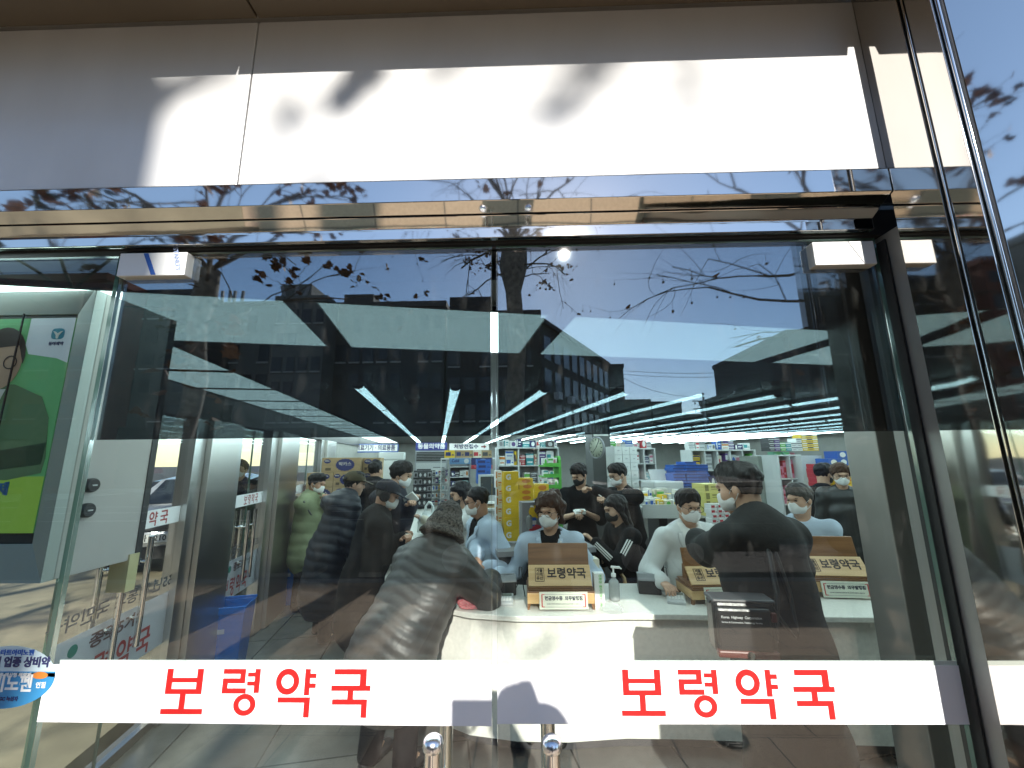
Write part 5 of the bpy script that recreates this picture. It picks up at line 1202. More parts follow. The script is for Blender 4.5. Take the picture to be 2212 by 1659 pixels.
# clock pillar with drawers
a = atV(1281, 1000, 5.9); o = thing('clock_pillar', uv(*loc_uv(a)[:2]), AL, 'dark grey pillar carrying the round wall clock', 'pillar')
MB().bx(0, .30, 0, .3, 0, 2.262).build('shaft', mat('pillar_grey', (.10, .10, .10), .5), o, .003)
MB().bx(.03, .27, -.004, -.001, 2.05, 2.22).build('posted_sheet', paper_white, o)
q = atV(1290, 967, 5.55); o = thing('wall_clock', q, AL-1.22, 'round wall clock turned sideways on the dark pillar', 'clock')
MB().lathe([(.001, .02), (.140, .02), (.158, .0), (.158, -.02), (.146, -.03), (.139, -.018), (.001, -.018)], 36, axis='Y').build('case', mid_grey, o)
MB().lathe([(.001, -.021), (.137, -.021), (.137, -.0195)], 36, axis='Y').build('face', mat('clock_face', (.36, .37, .29), .5), o)
h_ = MB().box((.03, -.024, .045), (.012, .002, .11), ry=.6).box((-.03, -.024, -.03), (.009, .002, .14), ry=.8)
for i in range(12): h_.box((.115*math.sin(i*.5236), -.0235, .115*math.cos(i*.5236)), (.012, .002, .03), ry=i*.5236)
h_.build('hands', black, o)
a = atV(1326, 964, 5.5); o = thing('drawer_tower', uv(*loc_uv(a)[:2]), AL, 'tower of white plastic drawers right of the clock pillar', 'drawers'); zt_ = loc_uv(a)[2]
MB().bx(0, .36, .02, .3, 1.25, zt_).build('case', shelf_m, o)
for j in range(6):
    for i in range(3):
        d_ = MB().bx(.01+.117*i, .118+.117*i, 0, .03, zt_-.115-.115*j, zt_-.012-.115*j).build('drawer', white_plastic, o); MB().bx(.05+.117*i, .08+.117*i, -.012, 0, zt_-.07-.115*j, zt_-.055-.115*j).build('pull', light_grey, d_)
o = thing('green_display_rack', uv(*loc_uv(atV(1208, 1085, 5.0))[:2]), AL, 'lime green display rack of small packs left of the man in black', 'display rack')
zr = atV(1208, 985, 5.0).z
MB().prism([(-.03, .5), (.24, .5), (.24, zr-.06), (.16, zr), (-.0, zr), (-.03, zr-.05)], 0, .03, plane='YZ').build('side', green_print, o)
for k in range(6):
    zb = .95+k*(zr-.95)/6; MB().bx(-.20, 0, -.02, .22, zb, zb+.02).bx(-.20, 0, -.03, -.02, zb, zb+.045).build('tray', green_print, o)
Fg = Matrix.Translation(o.location) @ Matrix.Rotation(AL, 4, 'Z')
for k in range(6): fill(Fg, -.20, -.005, .95+k*(zr-.95)/6+.021, .11, .04, 'pack on the lime green display rack', 'packs on the lime green rack', [(pw, green_print), (pw, teal_print), (pw, pink_print)], 1., (.045, .07))
# grey display cartons and little items in front of the yellow stack
for (px, py, w_, h_, b, l, kd, lab) in ((1152, 1123, .20, .14, mid_grey, yellow_print, 3, 'grey display carton with a yellow sun left of the seated woman'), (1152, 1170, .20, .16, mid_grey, red_print, 3, 'grey display carton with a red disc left of the seated woman'), (1180, 1138, .12, .16, light_grey, pw, 0, 'pale grey carton behind the seated woman\'s shoulder'), (1146, 1140, .065, .10, pw, blue_print, 1, 'small blue and white leaflet box by the grey display cartons')):
    p = atV(px, py, 3.25); med_box(p, AL, (w_, .12, h_), b, l, kd, lab, None)
pump(1143, 1141, 0, .8, 'small white pump bottle on the grey display cartons', 2.2)
o = thing('back_desk', uv(*loc_uv(atV(1075, 1172, 3.6))[:2]), AL, 'low desk carrying the yellow cartons behind the seated woman', 'desk'); zz = atV(1075, 1172, 3.6).z
MB().bx(-.05, .75, -.35, .5, zz-.04, zz-.002).build('desk_top', mid_grey, o); MB().bx(-.03, .73, -.3, .45, 0, zz-.041).build('desk_body', dark_grey, o)
# ================================================================== left part of the shop: cartons, signs, racks
def carton(u0, v0, z0, w_, d_, h_, lab, big, grp=None):
    o = thing('drink_carton', uv(u0, v0, z0), AL, lab, 'carton', grp)
    MB().bx(0, w_, 0, d_, 0, h_).build('box', card_board, o, .003)
    MB().bx(w_*.0, w_, -.001, .0, h_*.47, h_*.485).build('tape_seam', mat('tape_brown', (.26, .17, .08), .6), o)
    def badge(cx, cz, r_, tx):
        n = 36; P = [(cx+r_*1.5*(1+.09*(i % 2))*math.cos(2*math.pi*i/n), cz+r_*(1+.09*(i % 2))*math.sin(2*math.pi*i/n)) for i in range(n)]
        MB().prism(P, -.0025, -.0012).build('badge', navy_print, o)
        t = MB(); lettering(t, tx, r_*.62, (cx, -.003, cz+.12*r_), .001, width=r_*2.1); t.build('badge_text', mat('text_pale', (.5, .45, .4), .6), o)
    if big: badge(w_*.60, h_*.5, h_*.40, '박카스'); badge(w_*.14, h_*.75, h_*.14, '박카스')
    else: badge(w_*.28, h_*.72, h_*.17, '박카스'); badge(w_*.72, h_*.72, h_*.17, '박카스')
    MB().bx(w_*.10, w_*.24, -.0022, -.001, h_*.12, h_*.3).build('bar_code_block', mat('print_brown', (.10, .07, .04), .6), o)
p = atV(696, 989, 6.0); u_, v_, zt_ = loc_uv(p); h_ = .196; uL = loc_uv(atV(663, 1020, 6.0))[0]; uR = loc_uv(atV(778, 1020, 6.0))[0]
carton(u_, 6.0, zt_-h_, uR-u_, .35, h_, 'drink carton on the very top of the carton stack, big navy badge', True)
for r_ in range(1, 9):
    z_ = zt_-h_*(r_+1)
    if z_ < 0: z_ = max(0, z_)
    w2 = (uR-uL)/2
    for c in range(2): carton(uL+c*w2, 6.0, z_, w2-.006, .35, h_-.004, 'brown drink carton with navy badges in the stack behind the man in pale green', (r_+c) % 2 == 0, 'stacked drink cartons')
for r_ in range(9):
    carton(uR+.01, 6.12, max(0, zt_-h_*(r_+1)), .24, .35, h_-.004, 'drink carton in the right hand column of the carton stack', False, 'right hand column of drink cartons')
def hang_sign(px0, px1, py0, py1, v, bgm, fgm, text, lab, border=None, arrow=False):
    a = atV(px0, py0, v); b = atV(px1, py1, v); u0, _, z1 = loc_uv(a); u1, _, z0 = loc_uv(b); w_ = u1-u0; h_ = z1-z0
    o = thing('hanging_sign', uv(u0, v, z0), AL, lab, 'sign')
    MB().bx(0, w_, 0, .05, 0, h_).build('box', border or bgm, o, .002)
    if border: MB().bx(w_*.02, w_*.98, -.003, 0, h_*.14, h_*.9).build('plate', bgm, o)
    t = MB(); lettering(t, text, h_*.60, (w_*(.5 if not arrow else .42), -.0045, h_*.5), .004, width=w_*(.86 if not arrow else .62)); t.build('lettering', fgm, o)
    if arrow: MB().prism([(w_*.80, h_*.4), (w_*.87, h_*.4), (w_*.87, h_*.22), (w_*.94, h_*.5), (w_*.87, h_*.78), (w_*.87, h_*.6), (w_*.80, h_*.6)], -.0046, -.003).prism([(w_*.81, h_*.44), (w_*.88, h_*.44), (w_*.88, h_*.35), (w_*.92, h_*.5), (w_*.88, h_*.65), (w_*.88, h_*.56), (w_*.81, h_*.56)], -.0062, -.0047, 0).build('arrow', mat('arrow_red', (.25, .06, .06), .5), o)
    for x in (.15, .85): MB().bx(w_*x-.004, w_*x+.004, .02, .03, h_, max(h_+.01, 2.262-z0)).build('hanger', mid_grey, o)
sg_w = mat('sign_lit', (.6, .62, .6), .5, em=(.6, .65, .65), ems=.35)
hang_sign(762, 860, 959, 977, 9.6, sg_w, navy_print, '의료기기 · 의료용품', 'white hanging sign with blue border at the left of the back', blue_print)
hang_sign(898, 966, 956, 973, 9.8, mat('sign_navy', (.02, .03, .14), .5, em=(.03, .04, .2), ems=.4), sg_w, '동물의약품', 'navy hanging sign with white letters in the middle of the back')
hang_sign(971, 1056, 958, 972, 9.6, sg_w, navy_print, '처방전접수', 'white hanging sign with an arrow beside the door gap', None, True)
def backbox(px0, px1, py0, py1, v, d_, m, name, lab, cat):
    a = atV(px0, py0, v); b = atV(px1, py1, v); u0, _, z1 = loc_uv(a); u1, _, z0 = loc_uv(b)
    o = thing(name, uv(u0, v, 0), AL, lab, cat); return o, u1-u0, z0, z1, d_
o, w_, z0, z1, _ = backbox(818, 872, 977, 1020, 9.2, .4, pw, 'air_conditioner', 'white standing air conditioner under the left hanging sign', 'air conditioner')
MB().bx(0, w_, 0, .4, 0, z1-.17).build('body', white_plastic, o, .02); MB().bx(0, w_, -.01, .4, z1-.165, z1).build('head_unit', white_plastic, o, .02)
o, w_, z0, z1, _ = backbox(897, 964, 974, 1100, 9.4, .4, pw, 'display_fridge', 'tall cooler with black louvres under the navy sign', 'cooler')
MB().bx(0, w_, 0, .45, 0, z1).build('body', mat('cooler_grey', (.32, .33, .34), .4), o, .004)
lv = MB()
for i in range(6): lv.bx(.03, w_-.03, -.012, 0, z1-.03-.035*i-.02, z1-.03-.035*i)
lv.build('louvre', black, o)
MB().bx(.03, w_-.03, -.006, 0, z1-.62, z1-.27).build('poster', light_grey, o)
MB().bx(.05, w_*.5, -.012, -.0065, z1-.58, z1-.40).build('poster_picture', dark_grey, o)
MB().bx(w_*.56, w_-.06, -.012, -.0065, z1-.52, z1-.36).build('poster_text', mid_grey, o)
def rack(px0, px1, py0, v, cols, rows, zb, m, lab, blab, mix):
    a = atV(px0, py0, v); b = atV(px1, py0, v); u0, _, z1 = loc_uv(a); w_ = loc_uv(b)[0]-u0
    o = thing('display_rack', uv(u0, v), AL, lab, 'display rack'); F_ = Matrix.Translation(uv(u0, v)) @ Matrix.Rotation(AL, 4, 'Z')
    MB().bx(0, w_, .12, .3, 0, z1).build('back_panel', m, o)
    for j in range(rows): MB().bx(0, w_, 0, .119, zb+(z1-zb)*j/rows-.012, zb+(z1-zb)*j/rows).build('shelf_board', m, o)
    for j in range(rows):
        for i in range(cols):
            b_, l_ = rs.choice(mix); cw = w_/cols
            med_box(F_ @ Vector((cw*(i+.5), .06, zb+(z1-zb)*j/rows+.001)), AL, (cw*.82, .08, (z1-zb)/rows*.72), b_, l_, 3 if m is dark_grey else rs.randrange(4), blab, blab+' group')
rack(893, 933, 1017, 8.2, 4, 5, .85, dark_grey, 'dark rack of black and white packs behind the carrier bag', 'black and white pack on the dark rack', [(dark_grey, light_grey), (mid_grey, black)])
rack(934, 968, 1012, 8.6, 5, 5, .8, shelf_m, 'narrow white rack of small packs left of the cold medicine case', 'small pack on the narrow white rack', MIX)
o, w_, z0, z1, _ = backbox(971, 1016, 990, 1052, 7.8, .3, pw, 'medicine_case', 'open medicine case with a blue cold remedy header', 'cabinet')
MB().bx(0, .02, 0, .3, .5, z1).bx(w_-.02, w_, 0, .3, .5, z1).bx(0.021, w_-.021, .28, .3, .5, z1).build('case', mid_grey, o)
for k in range(5): MB().bx(.021, w_-.021, 0, .279, z1-.17-.19*k, z1-.155-.19*k).build('shelf_board', light_grey, o)
MB().bx(0, w_, -.012, -.001, z1-.11, z1).build('header', mat('header_blue', (.10, .22, .38), .4), o)
t = MB(); lettering(t, 'Cold', .06, (w_*.28, -.013, z1-.05), .003); t.build('header_text', navy_print, o)
MB().lathe([(.045, -.004), (.045, 0)], 20, c=(w_*.8, -.012, z1-.055), axis='Y').build('header_mark', light_grey, o)
Fc = Matrix.Translation(o.location) @ Matrix.Rotation(AL, 4, 'Z')
for k in range(4): fill(Fc, .03, w_-.03, z1-.155-.19*k-.19+.001, .13, .08, 'pack inside the cold medicine case', 'packs in the cold medicine case')
o, w_, z0, z1, _ = backbox(1018, 1064, 989, 1004, 7.2, .2, pw, 'shelf_header', 'blue and red header board with an oval badge left of the door gap', 'sign board')
MB().bx(0, w_, 0, .03, z0, z1).build('blue_board', navy_print, o); MB().bx(0, w_, -.002, .03, z0-.07, z0-.002).build('red_board', red_print, o)
MB().prism([(w_*.55+.10*math.cos(a*.349), (z0+z1)/2+.042*math.sin(a*.349)) for a in range(18)], -.004, -.001).build('badge', mat('badge_pale', (.4, .5, .6), .5), o)
t = MB(); lettering(t, '박카스', .035, (w_*.55, -.005, (z0+z1)/2), .001); t.build('badge_text', navy_print, o)
t = MB(); lettering(t, '대한민국 피로회복제', .035, (w_*.5, -.003, z0-.036), .001, width=w_*.7); t.build('red_text', pink_print, o)
stack(1044, 1044, 6.6, 1, 5, (.22, .2, .075), blue_print, navy_print, 0, 'large royal blue carton under the blue header board', 'royal blue cartons')
for i, (px, w__, b, l, lab) in enumerate(((963, .2, yellow_print, navy_print, 'yellow and navy carton on top beside the hanging signs'), (985, .17, card_board, navy_print, 'brown carton on top under the arrow sign, left one'), (1003, .17, card_board, navy_print, 'brown carton on top under the arrow sign, middle one'), (1022, .17, cream_print, red_print, 'pale carton on top under the arrow sign'), (1042, .2, card_board, dark_grey, 'dark badged carton on top at the door gap'))):
    med_box(atV(px+8, 989, 8.4), AL, (w__, .25, .15), b, l, 0, lab, None)
MB_ = MB()
o = thing('long_shelf', uv(*loc_uv(atV(963, 989, 8.4))[:2]), AL, 'long top shelf carrying cartons under the hanging signs', 'shelf'); zz = atV(1000, 989, 8.4).z
MB().bx(-.1, 1.1, -.15, .3, zz-.03, zz-.001).build('board', shelf_m, o); MB().bx(-.1, -.08, -.1, .3, 0, zz-.031).build('upright', shelf_m, o); MB().bx(1.08, 1.1, -.1, .3, 0, zz-.031).build('upright', shelf_m, o)
# papers, folders and a monitor on the inner desk
o = thing('inner_desk', uv(*loc_uv(atV(955, 1100, 5.6))[:2]), AL, 'inner desk piled with papers behind the two left pharmacists', 'desk'); zd = atV(955, 1102, 5.6).z
MB().bx(0, .9, 0, .6, zd-.03, zd).build('desk_top', shelf_m, o); MB().bx(.02, .88, .03, .55, 0, zd-.031).build('desk_body', light_grey, o)
Fi = Matrix.Translation(o.location) @ Matrix.Rotation(AL, 4, 'Z')
for i in range(12):
    m_ = rs.choice((paper_white, cream_print, light_grey, card_board, blue_print))
    c = MB().box((0, 0, .012), (rs.uniform(.18, .3), rs.uniform(.14, .22), .022)).build('paper_folder', m_); place(c, Fi @ Vector((.15+(i % 4)*.16, .15+rs.uniform(0, .2), zd+.0005+.024*(i//4))), AL+rs.uniform(-.5, .5)); tag(c, 'folder or sheaf in the heap on the inner desk', 'folder', 'folders heaped on the inner desk')
o = thing('desk_monitor', Fi @ Vector((.62, .35, zd)), AL, 'pale computer monitor seen behind the male pharmacist\'s head', 'monitor')
MB().bevbox((.1, 0, .28), (.42, .05, .32), .01).build('housing', light_grey, o); MB().bx(-.08, .28, -.03, -.026, .15, .41).build('screen', mat('screen_dark', (.06, .065, .07), .2), o); MB().bx(.06, .14, -.02, .02, .0, .13).bx(-.02, .22, -.08, .08, 0, .015).build('stand', light_grey, o)
# ================================================================== the people
lab_blue = mat('coat_pale_blue', (.42, .50, .60), .8, 0, .3, var=.06, vscale=8, bump=.55, bscale=13)
lab_white = mat('coat_white', (.64, .65, .64), .8, 0, .3, var=.05, vscale=8, bump=.55, bscale=13)
cloth_black = mat('cloth_black', (.006, .006, .007), .85, 0, .2, var=.2, vscale=12, bump=.5, bscale=14)
cloth_navy = mat('cloth_navy', (.009, .010, .017), .75, 0, .25, var=.2, vscale=12, bump=.5, bscale=14)
cloth_brown = mat('cloth_brown_black', (.010, .008, .007), .85, 0, .2, var=.25, vscale=14, bump=.6, bscale=12)
puff_grey = mat('puffer_grey', (.050, .045, .042), .45, var=.15, vscale=10, bump=.25, bscale=28)
puff_char = mat('puffer_charcoal', (.012, .014, .020), .55, 0, .35, var=.15, vscale=10, bump=.4, bscale=25)
puff_green = mat('puffer_sage', (.19, .22, .12), .6, 0, .3, var=.08, vscale=10, bump=.4, bscale=22)
coat_dark = mat('overcoat_dark', (.010, .011, .011), .8, 0, .25, var=.25, vscale=9, bump=.6, bscale=12)
tweed = mat('tweed_hat', (.075, .064, .055), .95, var=.9, vscale=70)
frame_brown = mat('frame_brown', (.08, .05, .04), .3); frame_black = mat('frame_black', (.01, .01, .01), .3)
tie_m = mat('tie_brown', (.06, .045, .03), .6)
def head_at(px, py, y): return atY(px, py, y)
# woman in the middle
P, K = person('person seated behind the front name stand, curly brown hair, round glasses, pale blue coat', head_at(1187, 1106, 2.1), face=207, pitch=-.12, body=192, lean=.08, hair=('curly', hair_brown), mask=mask_white, glasses=frame_brown, seated=True, fat=1.06,
    top=dict(mat=lab_blue, inner=cloth_black, vdepth=.24, vwide=.07, lapel=True, bulk=.012, wr=.014, wf=30), hands=(atZ(1262, 1262, .85), atZ(1066, 1243, .86)))
lan = MB(); lan.tube([K['surf'](-.085, -.02), K['surf'](-.075, -.10, .008), K['surf'](-.06, -.2, .01)], .009, 6); lan.build('lanyard', paper_white, P)
t = MB(Matrix.Translation(K['hp'](.03, .104, -.045)) @ Matrix.Rotation(R(-27+180+180), 4, 'Z')); 
# man with the tie
P, K = person('person with glasses and brown tie in a white coat behind the counter', head_at(1487, 1094, 2.1), face=172, pitch=-.22, body=180, lean=.1, hair=('short', hair_black), mask=mask_white, glasses=frame_black, seated=True, fat=1.08,
    top=dict(mat=lab_white, inner=paper_white, vdepth=.27, vwide=.075, lapel=True, bulk=.012, wr=.014, wf=30), hands=(atZ(1545, 1262, .86), atZ(1432, 1258, .86)))
tm = MB(); pts = [K['surf'](0, q, .006) for q in (-.03, -.055, -.09, -.14, -.2, -.26)]
for a, b, wa, wb in zip(pts, pts[1:], (.018, .013, .017, .021, .025), (.013, .017, .021, .025, .027)):
    r_ = K['r']; f_ = K['f']; tm.add([a-wa*r_, a+wa*r_, b+wb*r_, b-wb*r_, a-wa*r_+.006*f_, a+wa*r_+.006*f_, b+wb*r_+.006*f_, b-wb*r_+.006*f_], [(0, 1, 2, 3), (7, 6, 5, 4), (0, 4, 5, 1), (1, 5, 6, 2), (2, 6, 7, 3), (3, 7, 4, 0)])
tm.build('tie', tie_m, P)
cm = MB()
for s in (-1, 1): a, b, c = K['surf'](s*.012, -.02, .010), K['surf'](s*.062, -.012, .010), K['surf'](s*.040, -.078, .012); cm.add([a, b, c, a+A3((0, -.004, 0)), b+A3((0, -.004, 0)), c+A3((0, -.004, 0))], [(0, 1, 2), (5, 4, 3), (0, 3, 4, 1), (1, 4, 5, 2), (2, 5, 3, 0)])
cm.build('shirt_collar', paper_white, P)
b = K['surf'](-.11, -.20, .006); MB().box(tuple(b), (.05, .006, .07), rz=.05).build('name_badge', card_m, P)
# male pharmacist in profile
P, K = person('person in pale blue coat, black turtleneck and glasses, turned left at the door gap', head_at(1031, 1084, 2.55), face=262, pitch=-.28, body=238, lean=.18, hair=('crop', hair_black), mask=mask_white, glasses=frame_black, skin=skin_b, fat=1.08,
    top=dict(mat=lab_blue, inner=cloth_black, vdepth=.2, vwide=.06, lapel=True, bulk=.014, hem=.25, wr=.014, wf=30), hands=(atZ(1046, 1225, .90), atZ(1030, 1218, .92)), hcurl=(.8, .9, .8))
nk = MB(); nk.tube([K['tp'](0, -.015, -.03), K['tp'](0, .0, .05)], [.068, .060], 16); nk.build('turtleneck', cloth_black, P)
b = K['surf'](-.05, -.28, .01); MB().box(tuple(b), (.035, .03, .085), rz=R(-50)).build('name_badge', card_m, P)
# woman with black mask
P, K = person('person with black bob and black mask in a pale coat, reaching across the left counter', head_at(996, 1069, 3.1), face=258, pitch=-.22, body=250, lean=.1, hair=('bob', hair_black), mask=mask_black,
    top=dict(mat=lab_white, inner=cream_print, vdepth=.24, vwide=.06, lapel=True, bulk=.008, hem=.2, wr=.012, wf=30), hands=(atZ(912, 1121, 1.13), atZ(985, 1150, 1.0)), hcurl=(.5, .6, .5))
# bent customer in the speckled hat
P, K = person('person in speckled bucket hat and grey quilted coat bending over the counter', head_at(962, 1143, 1.75), face=28, pitch=-.50, body=22, lean=.55, side=.18, hair=('short', hair_black), hat=('bucket', tweed), fat=1.28, s=1.03,
    top=dict(mat=puff_grey, bulk=.045, hem=.10, puff=(.062, .008), wr=.013, wf=17, collar=-.02, res=.011), hands=(atZ(985, 1240, .93), atZ(1058, 1252, .87)), hcurl=(.5, .5, .4), elbow_out=.8, trousers=cloth_black, neck_fwd=.0)
# man with the bag
P, K = person('person in dark overcoat with short hair and a shoulder bag, back to the glass', head_at(1597, 1056, 1.0), face=316, pitch=-.28, body=340, lean=.12, hair=('short', hair_black), fat=1.13, s=1.0, skin=skin_a,
    top=dict(mat=coat_dark, bulk=.035, hem=.42, wr=.017, wf=19, collar=.035, res=.011), hands=(atY(1500, 1170, 1.42), atY(1660, 1225, 1.42)), trousers=cloth_black, mask=mask_white, neck_fwd=.05)
bc = atY(1612, 1358, .68)
bagt = thing('shoulder_bag', bc, R(-6), 'black shoulder bag with red brown base strip hanging at the man\'s side', 'bag')
leather = mat('bag_black', (.018, .018, .019), .33, var=.2, vscale=14, bump=.12, bscale=40); redl = mat('bag_red_leather', (.10, .022, .018), .4)
MB().bevbox((0, .05, 0), (.235, .10, .20), .018).build('body', leather, bagt)
MB().bevbox((-.01, -.006, .0), (.205, .022, .155), .010).build('front_pocket', leather, bagt)
MB().bevbox((-.005, -.006, -.088), (.225, .030, .026), .006).build('base_strip', redl, bagt)
MB().bevbox((.105, -.004, .045), (.022, .012, .035), .004).build('zip_tab', redl, bagt)
MB().bevbox((0, .05, .098), (.24, .104, .014), .006).build('zip_rim', dark_grey, bagt)
MB().lathe([(.014, -.004), (.014, 0)], 16, c=(0, -.021, -.088), axis='Y').build('clasp', chrome, bagt)
t = MB(); lettering(t, 'Korea  Highway  Corporation', .011, (-.02, -.0178, .045), .0002, width=.15); lettering(t, 'Service & Construction, Technology Service', .007, (-.02, -.0178, .027), .0001, width=.15); t.build('printing', light_grey, bagt)
L_ = bagt.matrix_basis.inverted(); T_ = lambda x, y, q: L_ @ Vector(K['tp'](x, y, q))
MB().tube([L_ @ (bc+Vector((-.115, .05, .09))), T_(-.15, -.125, -.42), T_(-.12, -.145, -.25), T_(-.10, -.132, -.10), T_(-.08, -.075, .01), T_(-.06, .0, .05)], .011, 8).tube([L_ @ (bc+Vector((.115, .05, .09))), T_(-.06, -.145, -.44), T_(-.06, -.150, -.25), T_(-.07, -.135, -.10), T_(-.07, -.075, .01), T_(-.06, .0, .05)], .011, 8).build('strap', leather, bagt)
# person in blue coat behind him
person('person in pale blue coat half hidden behind the man with the shoulder bag', head_at(1727, 1080, 2.35), face=250, pitch=-.2, body=205, hair=('short', hair_grey), mask=mask_white, seated=True, top=dict(mat=lab_blue, bulk=.012, wr=.014, wf=30), hands=(None, atZ(1700, 1250, .86)))
# two people at the right
person('person with black hair and black mask looking down at the right', head_at(1780, 1024, 4.0), face=80, pitch=-.25, body=70, lean=.1, hair=('short', hair_black), mask=mask_black, top=dict(mat=cloth_black, bulk=.01, hem=.1), hands=(None, None))
P, K = person('brown haired person in black jacket with white sleeve stripes by the steel pillar', head_at(1816, 1026, 3.7), face=205, pitch=-.3, body=215, hair=('full', hair_brown), mask=mask_white, glasses=frame_brown, top=dict(mat=mat('leather_black', (.014, .016, .016), .35), bulk=.02, hem=.12, wr=.012), hands=(None, None))
def stripes(K, side, P, j0=0, n=3):
    sh, el, wr = [A3(q) for q in K['arms'][side]]; cd = unit(A3(CAM)-(el+sh)/2)
    for k in range(n):
        st = MB()
        for (a, b, ra, rb) in ((sh, el, .070, .062), (el, wr, .062, .052)):
            d = unit(b-a); o1 = unit(cd-(cd @ d)*d); o2 = np.cross(d, o1); rows = []
            for t_ in np.linspace(.12 if a is sh else 0, .95, 8):
                an = (k-1)*.26; c = a+(b-a)*t_; rr = ra+(rb-ra)*t_+.012; rows.append([c+rr*(math.cos(an+w_)*o1+math.sin(an+w_)*o2) for w_ in (-.075, .075)])
            v = [q for r_ in rows for q in r_]; v += [q-(.006*o1) for q in v]; m_ = len(rows)*2
            st.add(v, [(2*i, 2*i+1, 2*i+3, 2*i+2) for i in range(len(rows)-1)]+[(m_+2*i+2, m_+2*i+3, m_+2*i+1, m_+2*i) for i in range(len(rows)-1)])
        st.build('sleeve_stripe', paper_white, P, fix=False)
stripes(K, 1, P, n=2)
# staff in black
P, K = person('person in black T-shirt with black mask standing before the shelves, reading a packet', head_at(1251, 1026, 3.7), face=226, pitch=-.5, body=196, lean=.1, hair=('full', hair_black), mask=mask_black, top=dict(mat=cloth_black, bulk=.012, hem=.1, sleeve=.5), hands=(atY(1266, 1108, 3.42), atY(1240, 1112, 3.42)), hcurl=(.7, .8, .6), trousers=cloth_navy)
pk = thing('paper_packet', atY(1252, 1106, 3.36), .2, 'folded white packet in the hands of the person in a black T-shirt', 'packet'); MB().box((0, 0, 0), (.12, .07, .012), rx=.5).box((.01, 0, .015), (.11, .06, .008), rx=.3).build('packet', paper_white, pk)
P, K = person('person with glasses in black leaning over work behind the counter, white mask', head_at(1335, 1026, 3.5), face=252, pitch=-.4, body=235, lean=.22, hair=('short', hair_black), mask=mask_white, glasses=frame_black, top=dict(mat=cloth_black, bulk=.012, hem=.1), hands=(atY(1277, 1058, 3.2), atY(1300, 1078, 3.2)), hcurl=(1.0, 1.1, .9))
st_ = MB().tube([atY(1280, 1058, 3.18), atY(1302, 1075, 3.18)], .006, 8).build('white_spatula', white_plastic); tag(st_, 'white spatula in the hands of the person leaning over work', 'spatula')
P, K = person('person seated low in a black track jacket with three white sleeve stripes', head_at(1330, 1100, 2.9), face=262, pitch=-.3, body=255, lean=.12, hair=('long', hair_black), seated=True, top=dict(mat=cloth_black, bulk=.02, wr=.008), hands=(atY(1284, 1172, 2.72), atY(1290, 1176, 2.9)), mask=mask_black)
stripes(K, 0, P)
ch = thing('wooden_chair', (K['pel'][0]+.06, K['pel'][1], 0), R(-75), 'bentwood chair under the person in the striped track jacket', 'chair'); cz = K['pel'][2]-.13
MB().bevbox((0, 0, cz), (.42, .42, .04), .01).build('seat', wood_l, ch)
for x in (-.17, .17):
    for y in (-.17, .17): MB().tube([(x, y, 0), (x*.9, y*.9, cz-.02)], .017, 10).build('leg', wood_d, ch)
MB().tube([(-.19, -.20, cz), (-.21, -.24, cz+.28), (-.12, -.27, cz+.36), (.12, -.27, cz+.36), (.21, -.24, cz+.28), (.19, -.20, cz)], .016, 10).build('backrest', wood_l, ch)
# customers on the left
P, K = person('person in pale green padded jacket looking at a phone by the drink cartons', head_at(684, 1045, 4.0), face=96, pitch=-.32, body=92, lean=.06, hair=('short', hair_black), mask=mask_white, skin=skin_b, fat=1.1, trousers=cloth_black, top=dict(mat=puff_green, bulk=.045, hem=.12, puff=(.13, .007), collar=.03, wr=.010), hands=(atY(704, 1084, 3.98), atY(706, 1083, 4.12)), hcurl=(.7, .8, .6))
pi_ = MB(); sh, el, wr = [A3(q) for q in K['arms'][1]]; cd = unit(A3(CAM)-el)
pi_.tube([sh+.105*cd+A3((0, 0, .03)), (sh+el)/2+.112*cd, el+.108*cd, (el+wr)/2+.10*cd], .011, 6); pi_.build('sleeve_piping', dark_grey, P)
ph = thing('mobile_phone', atY(709, 1079, 4.02), R(10), 'dark phone held by the person in the pale green jacket', 'phone'); MB().bevbox((0, 0, 0), (.012, .075, .15), .003, ry=-.5).build('body', black, ph)
P, K = person('person in olive cap and long charcoal quilted coat with hood, back turned', head_at(766, 1046, 3.3), face=62, pitch=-.2, body=52, lean=.30, hair=('short', hair_black), hat=('cap', mat('cap_olive', (.045, .035, .014), .85)), fat=1.22, s=1.0, top=dict(mat=puff_char, bulk=.05, hem=.36, puff=(.085, .012), hood=True, collar=.03), hands=(None, None), trousers=cloth_black)
P, K = person('person in dark cap and black earmuffs holding a purse at the left counter', head_at(836, 1070, 2.6), face=76, pitch=-.38, body=72, lean=.22, hair=('crop', hair_grey), hat=('cap', cloth_navy), mask=mask_white, skin=skin_b, fat=1.14, top=dict(mat=cloth_brown, bulk=.04, hem=.32, wr=.018, wf=20, collar=.03), hands=(atY(868, 1165, 2.55), atY(873, 1160, 2.75)), hcurl=(.9, .9, .7), trousers=cloth_black)
em = MB()
for sd in (-1, 1): em.lathe([(.001, -.016), (.036, -.016), (.042, 0), (.036, .016), (.001, .016)], 18, c=(0, 0, 0), axis='X') if False else None
for sd in (-1, 1):
    c = K['hp'](sd*.088, -.01, -.005); d = K['hp'](sd*.112, -.01, -.005); em.tube([c, c+(d-c)*.5, d], [.044, .046, .036], 16)
em.tube([K['hp'](.098*math.sin(a), -.03, .02+.11*math.cos(a)) for a in np.linspace(-1.6, 1.6, 12)], .006, 6)
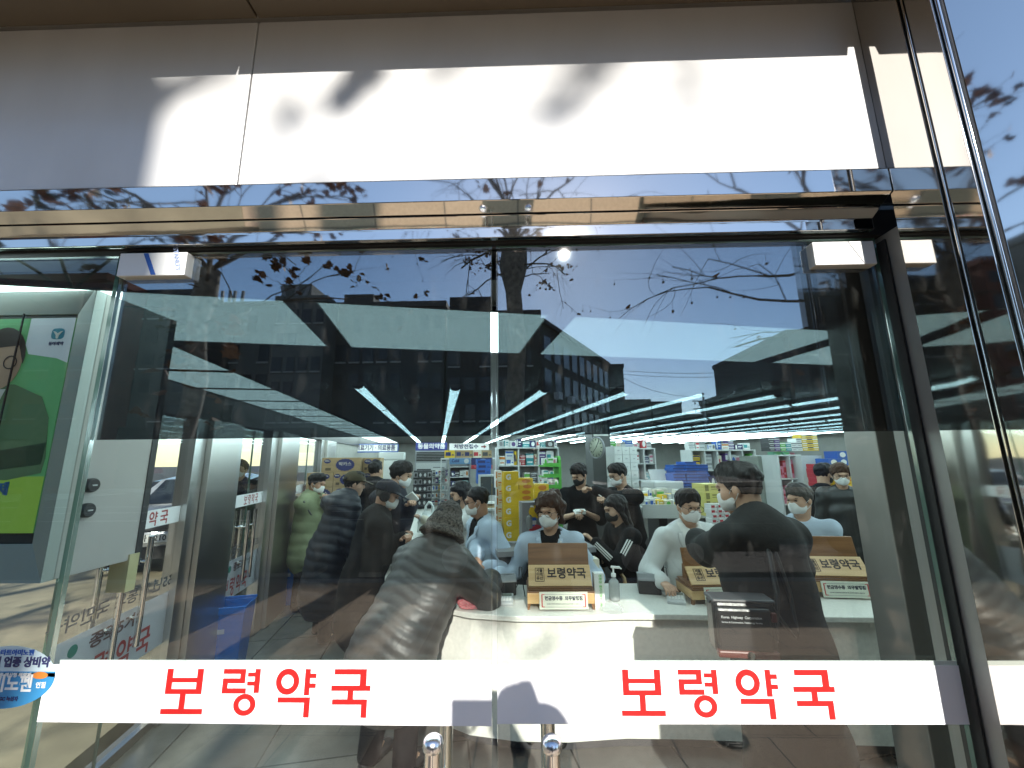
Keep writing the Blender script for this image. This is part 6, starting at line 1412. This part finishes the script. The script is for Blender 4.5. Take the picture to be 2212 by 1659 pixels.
em.build('earmuffs', cloth_black, P)
ws = thing('coin_purse', atY(876, 1160, 2.6), .3, 'small pale purse in the hands of the person with earmuffs', 'purse'); MB().bevbox((0, 0, 0), (.10, .05, .05), .012).build('purse', cream_print, ws)
P, K = person('tall person in dark hooded jacket and white mask holding white paper', head_at(866, 1026, 3.1), face=88, pitch=-.36, body=84, lean=.16, hair=('full', hair_black), mask=mask_white, fat=1.12, s=1.03, top=dict(mat=cloth_navy, bulk=.04, hem=.2, hood=True, puff=(.10, .006)), hands=(atY(884, 1094, 2.95), atY(890, 1088, 3.15)), hcurl=(.6, .7, .6), trousers=cloth_black)
pp_ = thing('paper_sheet', atY(884, 1080, 3.0), R(-20), 'white folded paper held up by the tall person in the dark jacket', 'paper'); MB().box((0, 0, 0), (.17, .02, .10), ry=-.55, rx=.5).build('sheet', paper_white, pp_)
person('person with dark hair standing behind the tall person, seen from the back', head_at(812, 1016, 4.6), face=20, body=15, hair=('short', hair_black), top=dict(mat=cloth_black, bulk=.05, hem=.2, puff=(.09, .007), hood=True), hands=(None, None))
# passer-by outside the side doors
person('person with white mask walking outside the middle side door', head_at(516, 1022, 3.5)+Vector((-.62, .9, .02)), face=170, body=175, hair=('short', hair_black), mask=mask_white, top=dict(mat=cloth_black, bulk=.03, hem=.1), hands=(None, None), group=None)
# the photographer, standing behind the camera with a phone held up
ph = thing('camera_phone', (0.035, -1.097, 1.697), 0, 'dark phone held level in both hands outside the door', 'phone')
MB().bevbox((0, -.0, 0), (.158, .009, .076), .004).build('body', black, ph); MB().bx(-.07, .07, -.0065, -.0047, -.032, .032).build('screen', mat('phone_screen', (.02, .02, .022), .1), ph)
person('person taking the photograph outside the doors, phone held up at eye height', (.09, -1.52, 1.62), face=0, pitch=.1, body=0, hair=('short', hair_black), mask=mask_white, top=dict(mat=cloth_navy, bulk=.035, hem=.2, collar=.02), hands=((-.06, -1.20, 1.64), (.178, -1.21, 1.735)), hcurl=(.9, .8, .5), elbow_out=1.0, trousers=cloth_navy)
